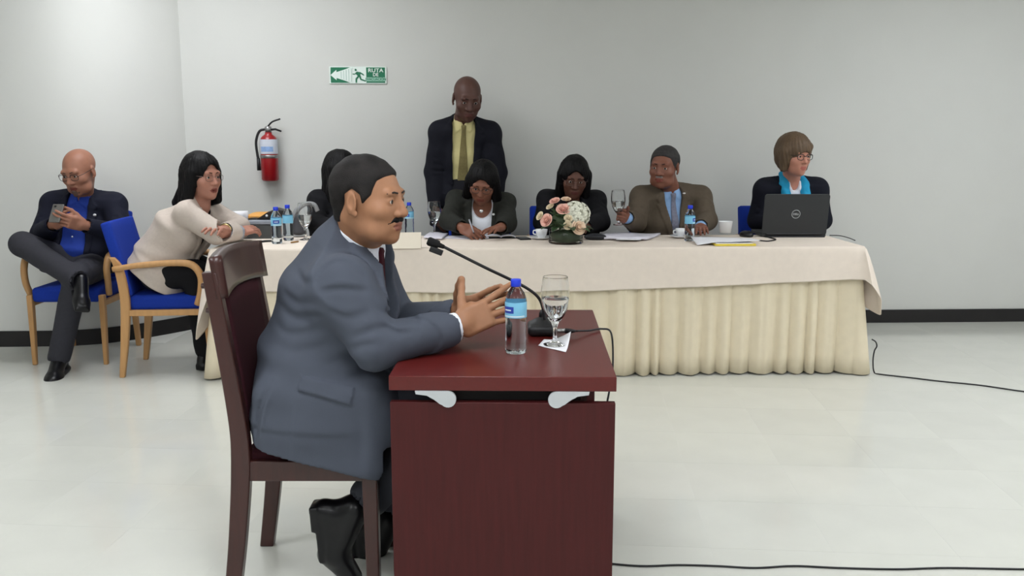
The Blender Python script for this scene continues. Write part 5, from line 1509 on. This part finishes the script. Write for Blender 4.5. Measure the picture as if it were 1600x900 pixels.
cpts = [cb_, cb_ * .5 + e1_ * .5 + V(0, 0, -0.002), e1_, e1_ + V(0.030, -0.01, -0.012), e1_ + V(0.034, -0.04, -0.10), e1_ + V(0.02, -0.10, -0.16), e1_ + V(-0.005, -0.15, -0.3), e1_ + V(0.0, -0.1, -0.60), e1_ + V(-0.03, -0.05, -0.745)]
cpts[-1][2] = 0.004
tag(MB().tube(spline(cpts, 6), 0.0032, 8).build('microphone_cable', M_black, None, smooth=True), 'black cable running from the microphone over the edge of the desk', 'cable')

# ------------------------------------------------------------------ things on the long table
def sheet(name, corners, m, label, cat, th=0.0015, lift=0.0, curl=0.0, group=None, bend=0.0):
    """flat sheet whose corners are given as pixels on the table top"""
    C = [on_table(x, y, 0.0015 + th + lift) for x, y in corners]
    def fn(u, v):
        p = (C[0] * (1 - u) + C[1] * u) * (1 - v) + (C[3] * (1 - u) + C[2] * u) * v
        return tuple(p + V(0, 0, curl * max(0, u - 0.6) ** 2 * 4 + bend * math.sin(u * 9 + v * 4)))
    o = surf(name, fn, m, None, 10, 6, th)
    return tag(o, label, cat, group)
M_cream = mat('cream_card', (232, 222, 204), rough=0.7, var=0.01)
M_pad = mat('paper_lavender', (214, 212, 222), rough=0.8, var=0.03, scale=30)
a_ = on_table(602, 389.0, 0.001); b_ = on_table(658, 388.6, 0.001); e_ = unit(b_ - a_); W_ = float(np.linalg.norm(b_ - a_))
nc = empty('name_card', tuple(a_), math.atan2(e_[1], e_[0]), 'blank cream folded name card on the long table beside the microphone head', 'name card')
MB().add([(0, 0, 0), (W_, 0, 0), (W_, 0.032, 0.088), (0, 0.032, 0.088)], [(0, 1, 2, 3)]).build('front_leaf', M_cream, nc, solid=0.0015)
MB().add([(0, 0.066, 0), (W_, 0.066, 0), (W_, 0.0335, 0.088), (0, 0.0335, 0.088)], [(3, 2, 1, 0)]).build('rear_leaf', M_cream, nc, solid=0.0015)
sheet('paper_sheets', [(662, 374), (690, 376), (700, 368), (672, 366)], M_pad, 'loose printed sheets lying behind the microphone head', 'papers', th=0.010, bend=0.002)
sheet('notepad_page', [(690, 373), (752, 375), (752, 369.5), (700, 369)], M_pad, 'large sheet the woman in the olive jacket writes on', 'paper', th=0.002)
nb = on_table(748, 374)
o = empty('notepad', tuple(on_table(742, 374, 0.004)), R(6), 'small lined notepad with dark edge by the writing hand', 'notepad')
MB().box((0, 0, 0), (0.085, 0.12, 0.008)).build('page_block', M_pad, o)
MB().box((-0.001, -0.001, -0.002), (0.086, 0.121, 0.0)).build('cover', mat('pad_cover', (60, 62, 72), rough=0.6), o)
pen0 = at(741, 366, 5.42); pen1 = at(733, 343, 5.46)
o = empty('pen', tuple(pen0), 0, 'pen held by the writing woman', 'pen')
MB().tube([V(0, 0, 0), (pen1 - pen0) * 0.12], [0.001, 0.0045], 8).build('tip', M_black, o, smooth=True)
MB().tube([(pen1 - pen0) * 0.12, pen1 - pen0], 0.0048, 8).build('barrel', mat('pen_silver', (170, 172, 182), rough=0.3, metal=0.3), o, smooth=True)
o = empty('open_diary', tuple(on_table(783, 373, 0.001)), R(2), 'open diary with pale pages in front of the writing woman', 'book')
surf('page_block', lambda u, v: (-0.09 + 0.18 * u, 0.09 * v, 0.006 + 0.012 * abs(math.sin(2 * math.pi * u)) ** 0.6 * (1 if abs(u - 0.5) > 0.01 else 0.2)), M_pad, o, 21, 4, 0.002)
MB().box((-0.094, -0.003, 0.0), (0.094, 0.093, 0.003)).build('cover', mat('diary_black', (26, 26, 30), rough=0.5), o)
o = empty('small_clip', tuple(on_table(802, 373, 0.001)), 0, 'tiny dark clip on the cloth near the open diary', 'clip')
MB().box((-0.008, -0.006, 0), (0.008, 0.006, 0.008)).build('clip_body', M_black, o, bevel=0.001)
MB().tube([(-0.008, 0, 0.006), (-0.002, 0, 0.014), (0.006, 0, 0.008)], 0.0012, 6).build('wire', M_steel, o)
o = empty('mobile_phone', tuple(on_table(818, 374, 0.001)), R(15), 'dark mobile phone lying beside the saucer near the flowers', 'phone')
MB().box((-0.035, -0.05, 0), (0.035, 0.06, 0.010)).build('phone_body', M_black, o, bevel=0.003)
MB().box((-0.031, -0.045, 0.010), (0.031, 0.055, 0.0106)).build('screen', mat('phone_screen', (20, 22, 28), rough=0.1, var=0), o)
M_china = mat('white_china', (228, 230, 232), rough=0.25, var=0.0, coat=0.3)
def make_cup(label, saucer=True, k=1.0):
    o = empty('coffee_cup', (0, 0, 0), 0, label, 'cup', 'white china cups')
    MB().lathe([(0.0, 0.010), (0.020, 0.010), (0.022, 0.004), (0.024, 0.010), (0.034, 0.030), (0.040, 0.062), (0.0375, 0.062), (0.031, 0.031), (0.018, 0.014), (0.0, 0.013)], 30, cap0=False, cap1=False).build('cup_body', M_china, o, smooth=True)
    MB().tube(spline([(0.037, 0, 0.052), (0.058, 0, 0.050), (0.058, 0, 0.030), (0.035, 0, 0.026)], 5), 0.0042, 8).build('handle', M_china, o, smooth=True)
    return o
def make_saucer(label):
    o = MB().lathe([(0.0, 0.003), (0.03, 0.003), (0.034, 0.0), (0.045, 0.004), (0.072, 0.014), (0.071, 0.0165), (0.044, 0.0075), (0.0, 0.0055)], 36, cap0=False, cap1=False).build('saucer', M_china, None, smooth=True)
    return tag(o, label, 'saucer', 'white saucers')
sa = make_saucer('white saucer under the cup beside the flower vase'); sa.location = tuple(on_table(846, 374, 0.0015))
cu = make_cup('white coffee cup on a saucer beside the flower vase'); cu.location = tuple(on_table(846, 374, 0.0035)); cu.rotation_euler = (0, 0, R(150)); cu.scale = (0.95,) * 3
s2 = sa.copy(); COL.objects.link(s2); s2['label'] = 'white saucer under the cup behind the bottle of the man in brown'; s2.location = tuple(on_table(1064, 372, 0.0015))
c2_ = copy_tree(cu); c2_['label'] = 'white coffee cup behind the bottle of the man in brown'; c2_.location = tuple(on_table(1064, 372, 0.0035)); c2_.rotation_euler = (0, 0, R(200)); c2_.scale = (0.9,) * 3
o = empty('spectacle_case', tuple(on_table(930, 375, 0.001)), R(-4), 'rounded black spectacle case right of the flower vase', 'case')
Fc = Field(); cc = on_table(930, 375, 0.001); Fc.add(EL(cc + V(0, 0, 0.018), [0.068, 0.034, 0.022])); Fc.inter(PL(cc, V(0, 0, -1)))
Fc.mesh(0.004, 'case_shell', mat('case_black', (20, 22, 30), rough=0.5), o)
MB().tube([(0.068 * math.cos(a), 0.0345 * math.sin(a), 0.018) for a in np.linspace(0, 6.283, 25)[:-1]], 0.0012, 6, closed=True).build('seam_rim', M_black, o)
sheet('paper_stack', [(944, 376), (1010, 377), (1032, 369), (938, 368)], M_pad, 'spread printed papers in front of the man in the brown suit', 'papers', th=0.012, bend=0.003)
sheet('loose_sheet', [(962, 378.5), (1000, 379), (1012, 373), (966, 373)], M_paper, 'single white sheet lying over the front of the spread papers', 'paper', th=0.001, lift=0.0125)
M_yel = mat('yellow_card', (228, 206, 70), rough=0.6, var=0.04)
yf = empty('yellow_folder', tuple(on_table(1118, 385, 0.0015)), TROT, 'yellow folder under white papers at the edge of the long table', 'folder')
MB().box((0, 0, 0), (0.235, 0.2, 0.012)).build('folder_body', M_yel, yf, bevel=0.002)
MB().box((0.004, 0.005, 0.012), (0.22, 0.2, 0.016)).build('folder_pages', M_paper, yf)
yp = on_table(1118, 385, 0.020)
def wp(u, v):
    return tuple(yp + V(-0.10 + 0.36 * u, 0.02 + 0.20 * v, 0.003 + 0.010 * (1 - u) * v + 0.02 * max(0, u - 0.55) * (1 - v) - 0.018 * max(0, 0.3 - u) / 0.3 * (1 - v)))
tag(surf('white_papers', wp, M_paper, None, 16, 6, 0.002), 'curling white papers lying on the yellow folder', 'papers')
o = empty('paper_cup', tuple(on_table(1133, 372, 0.034)), 0, 'plain white cup without handle standing on the papers by the yellow folder', 'cup')
MB().lathe([(0.034, 0.0), (0.043, 0.068), (0.044, 0.070), (0.041, 0.070), (0.032, 0.004)], 28, cap0=True, cap1=False).build('cup_body', M_china, o, smooth=True)
MB().tube([(0.0435 * math.cos(a), 0.0435 * math.sin(a), 0.069) for a in np.linspace(0, 6.283, 29)[:-1]], 0.0016, 6, closed=True).build('rim', M_china, o, smooth=True)
ms = empty('computer_mouse', tuple(on_table(1166, 370, 0.001)), R(20), 'black computer mouse beside the laptop', 'mouse')
Fc = Field(); cc = np.array(ms.location); Fc.add(EL(cc + V(0, 0, 0.012), [0.038, 0.055, 0.026])); Fc.inter(PL(cc, V(0, 0, -1)))
Fc.mesh(0.004, 'mouse_shell', M_black, ms)
MB().tube([(0, -0.028, 0.038), (0, -0.040, 0.031)], 0.005, 8).build('wheel', mat('dark_rubber', (38, 38, 40), rough=0.7), ms)

# laptop seen from behind
M_lap = mat('laptop_charcoal', (44, 46, 48), rough=0.55, var=0.05, bump=0.1)
l0 = on_table(1191, 371.5, 0.0015); l1 = on_table(1292, 371.5, 0.0015); LW = float(np.linalg.norm(l1 - l0))
lp = empty('laptop', tuple((l0 + l1) / 2), 0.0, 'open charcoal laptop with a round badge on its lid before the bobbed woman', 'laptop')
LH = 0.252; tl = R(-9)
Ml = Matrix.Translation((0, 0.02, 0.022)) @ Matrix.Rotation(-tl, 4, 'X')
rr_ = 0.016
def rrect(w, h, r, n=5):
    pts = []
    for cx, cy, a0 in ((w - r, h - r, 0), (-w + r, h - r, 90), (-w + r, 0.004, 180), (w - r, 0.004, 270)):
        if a0 >= 180: pts.append((cx + (-r if a0 == 180 else r), 0.0)); continue
        for q in range(n + 1): pts.append((cx + r * math.cos(R(a0 + 90 * q / n)), cy + r * math.sin(R(a0 + 90 * q / n))))
    return pts
MB().prism(rrect(LW / 2, LH, rr_), -0.004, 0.004, lambda a, b, c: Ml @ Vector((a, c, b))).build('lid', M_lap, lp, bevel=0.002)
MB().prism(rrect(LW / 2 - 0.018, LH - 0.018, 0.004), 0.0042, 0.0050, lambda a, b, c: Ml @ Vector((a, c, b + 0.006))).build('screen', mat('laptop_screen', (60, 70, 90), rough=0.2, var=0), lp)
MB().box((-LW / 2, 0.024, 0.004), (LW / 2, 0.27, 0.026)).build('base', M_lap, lp, bevel=0.003)
MB().box((-LW / 2 + 0.03, 0.06, 0.026), (LW / 2 - 0.03, 0.16, 0.0275)).build('keyboard', M_black, lp)
MB().tube([(-LW / 2 + 0.03, 0.02, 0.02), (LW / 2 - 0.03, 0.02, 0.02)], 0.008, 10).build('hinge', M_black, lp)
MB().tube([(-LW / 2 + 0.02, 0.012, 0.004), (LW / 2 - 0.01, 0.012, 0.004)], 0.004, 8).build('rear_foot', M_black, lp)
M_logo = mat('logo_silver', (168, 172, 174), rough=0.35, metal=0.4, var=0)
cz = LH * 0.50
ring = [Ml @ Vector((0.0255 * math.cos(a), -0.0045, cz + 0.0255 * math.sin(a))) for a in np.linspace(0, 6.283, 33)[:-1]]
MB().tube(ring, 0.0022, 6, closed=True).build('logo_ring', M_logo, lp, smooth=True)
text_mesh('logo_letters', 'DELL', 0.017, M_logo, lp, Ml @ Matrix.Translation((0, -0.0046, cz)) @ Matrix.Rotation(R(90), 4, 'X'), 0.0006, bold=0.0006)
tag(MB().tube(spline([on_table(1176, 366, 0.012), on_table(1190, 370, 0.008), on_table(1202, 372.5, 0.006), on_table(1212, 375.5, 0.005), on_table(1200, 378, 0.005), on_table(1186, 377, 0.005)], 6), 0.004, 8).build('power_cord', M_black, None, smooth=True), 'black cord curling in front of the corner of the laptop', 'cord')
tag(MB().tube(spline([on_table(1296, 369, 0.005), on_table(1312, 369.5, 0.005), on_table(1326, 373, 0.005), on_table(1336, 377, 0.005)], 6), 0.003, 8).build('laptop_cable', M_black, None, smooth=True), 'thin cable leaving the far side of the laptop towards the table end', 'cable')

# grey case, folder and bag at the other end of the table
gb = empty('document_case', tuple(on_table(378, 373.5, 0.001)), R(4), 'flat dark grey case with a lighter lid lying near the beige jacket woman', 'case')
MB().box((0, 0, 0), (0.185, 0.26, 0.088)).build('case_body', mat('case_grey', (72, 74, 74), rough=0.6, bump=0.2), gb, bevel=0.006)
MB().box((-0.003, -0.004, 0.088), (0.188, 0.264, 0.112)).build('lid', mat('case_lid_grey', (142, 148, 158), rough=0.5), gb, bevel=0.005)
gz = np.array(gb.location)
M_man = mat('manila_orange', (222, 160, 78), rough=0.65, var=0.06)
fo_ = lambda u, v: tuple(gz + V(0.0 + 0.20 * u - 0.03 * v, 0.06 + 0.15 * v, 0.116 + 0.055 * u * (0.4 + 0.6 * v) + 0.01 * math.sin(u * 6)))
tag(surf('manila_envelope', fo_, M_man, None, 10, 6, 0.012), 'orange manila envelope lying on the grey case', 'envelope')
bp_ = gz + V(0.10, 0.05, 0.116)
bo = empty('leather_pouch', tuple(bp_), R(3), 'slanting black leather pouch with a stud on the grey case', 'pouch')
MB().add([(-0.02, 0, 0), (0.13, 0, 0), (0.15, 0, 0.052), (0.10, 0, 0.064), (0.05, 0, 0.045), (-0.02, 0.14, 0), (0.13, 0.14, 0), (0.15, 0.12, 0.052), (0.10, 0.12, 0.064), (0.05, 0.12, 0.045)],
         [(0, 1, 2, 3, 4), (9, 8, 7, 6, 5), (0, 5, 6, 1), (1, 6, 7, 2), (2, 7, 8, 3), (3, 8, 9, 4), (4, 9, 5, 0)]).build('pouch_body', mat('black_leather', (26, 22, 20), rough=0.4, bump=0.3), bo, bevel=0.006)
MB().ball((0.045, -0.002, 0.022), 0.008, 10, 6).build('stud', _M['pin_white'], bo, smooth=True)
ro = empty('paper_roll', tuple(gz + V(-0.075, 0.05, 0.112)), 0, 'short white roll of paper at the end of the grey case', 'roll')
MB().tube([(0, 0, 0.028), (0.10, 0.02, 0.028)], 0.027, 16).build('roll_body', M_paper, ro, smooth=True)
MB().tube([(-0.001, -0.0002, 0.028), (0.004, 0.0008, 0.028)], 0.019, 14).build('roll_core', mat('roll_core_grey', (150, 152, 156), rough=0.8), ro, smooth=True)
hb_ = empty('handbag', tuple(on_table(466, 371, 0.001)), R(5), 'grey handbag with a thick curved handle behind the stemmed glass', 'bag')
Fh = Field(); hc = np.array(hb_.location)
Fh.add(EC(hc + V(0, 0.03, 0.03), hc + V(0.0, 0.03, 0.12), (0.045, 0.045), (0.026, 0.022), V(1, 0, 0), 0.02)); Fh.inter(PL(hc, V(0, 0, -1)))
Fh.mesh(0.006, 'bag_body', mat('bag_charcoal', (62, 62, 66), rough=0.6, bump=0.3), hb_)
MB().tube(spline([(-0.03, 0.03, 0.12), (-0.005, 0.03, 0.17), (0.05, 0.03, 0.205), (0.10, 0.035, 0.20), (0.12, 0.04, 0.16)], 6), 0.014, 10).build('handle', mat('bag_handle_grey', (142, 144, 146), rough=0.5), hb_, smooth=True)
tag(MB().tube(spline([on_table(402, 380, 0.006), on_table(415, 378.6, 0.007), on_table(430, 378.0, 0.006)], 4), 0.006, 8).build('marker_pen', M_black, None, smooth=True), 'slim black marker lying beside the two water bottles', 'pen')
tag(MB().tube([on_table(455, 380.5, 0.006), on_table(466, 378.8, 0.006)], 0.005, 8).build('pencil_stub', mat('pencil_brown', (160, 120, 70), rough=0.6), None, smooth=True), 'short brown pencil lying at the foot of the two bottles', 'pencil')
# mobile phone in the bald man's hands
pc = at(88, 334, 5.20)
ph_ = empty('mobile_phone', tuple(pc), 0, 'grey mobile phone held by the bald man in the navy jacket', 'phone')
Mp = Matrix.Rotation(R(-12), 4, 'Z') @ Matrix.Rotation(R(-28), 4, 'X')
MB().box((-0.036, -0.005, -0.055), (0.036, 0.005, 0.06), Mp).build('phone_body', mat('phone_grey', (96, 94, 90), rough=0.4), ph_, bevel=0.004)
MB().box((-0.031, 0.005, -0.048), (0.031, 0.0056, 0.054), Mp).build('screen', M_black, ph_)
MB().box((-0.022, -0.0062, 0.038), (-0.008, -0.005, 0.050), Mp).build('camera_lens', M_black, ph_)

# ------------------------------------------------------------------ flowers in the low glass vase
rnd = random.Random(11)
va = on_table(884, 380, 0.0015)
fa = empty('flower_arrangement', tuple(va), 0, 'low glass vase with a white hydrangea and pink roses on the long table', 'flowers')
MB().lathe([(0.0, 0.0), (0.098, 0.0), (0.103, 0.006), (0.098, 0.05), (0.094, 0.098), (0.091, 0.098), (0.095, 0.05), (0.097, 0.012), (0.0, 0.010)], 44, cap0=False, cap1=False).build('vase', clear('smoky_glass', 1.30, (0.80, 0.86, 0.80)), fa, smooth=True)
MB().lathe([(0.0, 0.0115), (0.0945, 0.0135), (0.0935, 0.05), (0.0920, 0.075), (0.0, 0.075)], 36).build('wrapped_leaves', mat('vase_dark_leaf', (58, 70, 52), rough=0.5, var=0.4, scale=18), fa, smooth=True)
M_leaf = mat('leaf_green', (66, 92, 48), rough=0.45, var=0.25, scale=30)
M_leafd = mat('leaf_dark_green', (42, 66, 36), rough=0.45, var=0.25, scale=30)
def leaf(c, d, up, L, W, m):
    d = unit(d); s = unit(np.cross(d, up)); n = np.cross(s, d)
    mb = MB(); rows = []
    for u in np.linspace(0, 1, 7):
        w = W * math.sin(math.pi * min(1, u * 0.93 + 0.05)) ** 0.8
        rows.append([tuple(c + d * L * u + s * w * q - n * (0.25 * L * u * u) + n * abs(q) * w * 0.35) for q in (-1, -0.5, 0, 0.5, 1)])
    return mb.grid(rows).build('leaf', m, fa, smooth=True, solid=0.0012)
def rose(c, ax, r, m, name='rose', inner=None):
    ax = unit(ax); a = unit(np.cross(ax, V(0.3, 0.9, 0.1))); b = np.cross(ax, a)
    mb = MB(); k = 0
    for ring, (n, rad, tilt, h) in enumerate(((3, 0.28, 0.10, 0.55), (4, 0.50, 0.25, 0.52), (5, 0.75, 0.50, 0.42), (5, 0.98, 0.85, 0.28))):
        for i in range(n):
            ph = 2 * math.pi * (i + 0.5 * (ring % 2)) / n + ring * 0.4 + rnd.uniform(-.15, .15)
            rows = []
            for u in np.linspace(0, 1, 5):
                row = []
                for q in np.linspace(-1, 1, 6):
                    an = ph + q * (math.pi / n) * 1.25 * (0.55 + 0.45 * u)
                    rr = r * (0.12 + (rad - 0.12) * u ** 0.7 + tilt * 0.18 * max(0, u - 0.7) * 3 * (1 - 0.5 * q * q))
                    z = r * (-0.35 + (h + 0.35) * u - 0.10 * q * q * u - tilt * 0.25 * max(0, u - 0.7) * 2)
                    row.append(tuple(c + (a * math.cos(an) + b * math.sin(an)) * rr + ax * z))
                rows.append(row)
            mb.grid(rows)
    mb.ball(c + ax * r * 0.05, r * 0.24, 8, 6)
    return mb.build(name, m, fa, smooth=True, solid=0.0012, fix=False)
# hydrangea: many small four-petalled florets on a ball
hcn = V(0.055, -0.01, 0.165)
mb = MB(); 
for i in range(190):
    z = 1 - 2 * (i + 0.5) / 190; th = i * 2.39996; q = math.sqrt(max(0, 1 - z * z))
    n_ = V(q * math.cos(th), q * math.sin(th), z)
    if n_[2] < -0.75: continue
    n_ = unit(n_ + V(rnd.uniform(-.12, .12), rnd.uniform(-.12, .12), rnd.uniform(-.12, .12)))
    c = hcn + n_ * V(0.084, 0.080, 0.080) * rnd.uniform(0.95, 1.05)
    a = unit(np.cross(n_, V(0.2, 0.1, 1))); b = np.cross(n_, a); ro0 = rnd.uniform(0, 1.57)
    for p in range(4):
        an = ro0 + p * math.pi / 2
        d1 = a * math.cos(an) + b * math.sin(an); d2 = -a * math.sin(an) + b * math.cos(an)
        s_ = 0.0125
        mb.add([c, c + d1 * s_ * .55 + d2 * s_ * .55 + n_ * .002, c + d1 * s_ * 1.15 + d2 * s_ * .3 + n_ * .0005, c + d1 * s_ * 1.15 - d2 * s_ * .3 + n_ * .0005, c + d1 * s_ * .55 - d2 * s_ * .55 + n_ * .002], [(0, 4, 3, 2, 1)])
mb.ball(hcn, (0.076, 0.072, 0.072), 20, 12)
mb.build('hydrangea', mat('hydrangea_white', (226, 226, 208), rough=0.7, var=0.10, scale=60), fa, smooth=False, fix=False)
M_pink = mat('rose_pink', (234, 182, 166), rough=0.6, var=0.10, scale=40)
M_peach = mat('rose_peach', (238, 210, 182), rough=0.6, var=0.10, scale=40)
M_creamr = mat('rose_cream', (230, 214, 182), rough=0.6, var=0.10, scale=40)
fx = 5.25 / 1400
def fpos(px, py, y): return V((px - 884) * fx, y, (384 - py) * fx * 1.0)
for px, py, y, r, m in ((879, 330, -0.055, 0.040, M_pink), (853, 347, -0.06, 0.038, M_pink), (902, 357, -0.085, 0.042, M_peach), (866, 318, -0.01, 0.030, M_pink),
                        (886, 343, -0.090, 0.024, M_creamr), (885, 354, -0.10, 0.024, M_creamr), (843, 341, -0.02, 0.026, M_creamr), (859, 327, 0.0, 0.024, M_creamr), (884, 316, 0.02, 0.028, M_peach)):
    p = fpos(px, py, y)
    rose(p, unit(V(p[0] * 0.8, -0.06, 0.05) + V(0, y * 0.8, (p[2] - 0.12) * 0.8)), r, m)
for k in range(46):
    an = rnd.uniform(0, 6.283); el = rnd.uniform(-0.15, 1.3)
    d = V(math.cos(an) * math.cos(el), math.sin(an) * math.cos(el) * 0.8, math.sin(el))
    c = V(-0.015, 0, 0.105) + d * V(0.085, 0.07, 0.075)
    leaf(c, d + V(0, 0, 0.25), V(0, 0, 1), rnd.uniform(0.035, 0.06), rnd.uniform(0.009, 0.015), rnd.choice((M_leaf, M_leafd, M_leaf)))
for c, d in (((0.085, -0.03, 0.10), (1, -0.35, 0.05)), ((0.075, -0.06, 0.095), (0.8, -0.7, 0.0)), ((-0.09, -0.04, 0.10), (-0.7, -0.6, 0.1)), ((-0.05, -0.08, 0.10), (-0.5, -0.9, 0.0)), ((0.02, -0.09, 0.10), (0.2, -1, 0.1)), ((-0.02, -0.09, 0.115), (-0.1, -1, 0.25))):
    leaf(V(*c), V(*d), V(0, 0, 1), 0.075, 0.022, M_leafd)
mb = MB(); mb.ball((-0.01, 0, 0.125), (0.090, 0.075, 0.055), 18, 10)
mb.build('leaf_bed', mat('leaf_bed_green', (54, 70, 42), rough=0.7, var=0.5, scale=40, bump=0.8, bscale=90), fa, smooth=True)

# ------------------------------------------------------------------ cords on the floor
def cord(name, pix, label, r=0.004):
    P = [atz(x, y, 0.0) + V(0, 0, r + 0.0003) for x, y in pix]
    return tag(MB().tube(spline(P, 6), r, 8).build(name, M_black, None, smooth=True), label, 'cord')
P_ = [at(1362, 530, 5.13), at(1368, 534, 5.12), at(1370, 541, 5.12), at(1366, 549, 5.12), at(1364, 565, 5.12)] + [atz(x, y) + V(0, 0, 0.0045) for x, y in [(1366, 583), (1376, 586), (1420, 591), (1470, 597), (1530, 603), (1600, 613), (1680, 622)]]
tag(MB().tube(spline(P_, 6), 0.004, 8).build('floor_cord', M_black, None, smooth=True), 'thin dark cord running over the floor from the end of the long table', 'cord')
cord('extension_cord', [(930, 880), (1000, 886), (1060, 884.5), (1120, 886), (1180, 889), (1240, 886), (1310, 889), (1400, 891), (1480, 889), (1600, 891), (1720, 892)], 'thin dark cord crossing the floor in front, beside the desk', 0.0034)
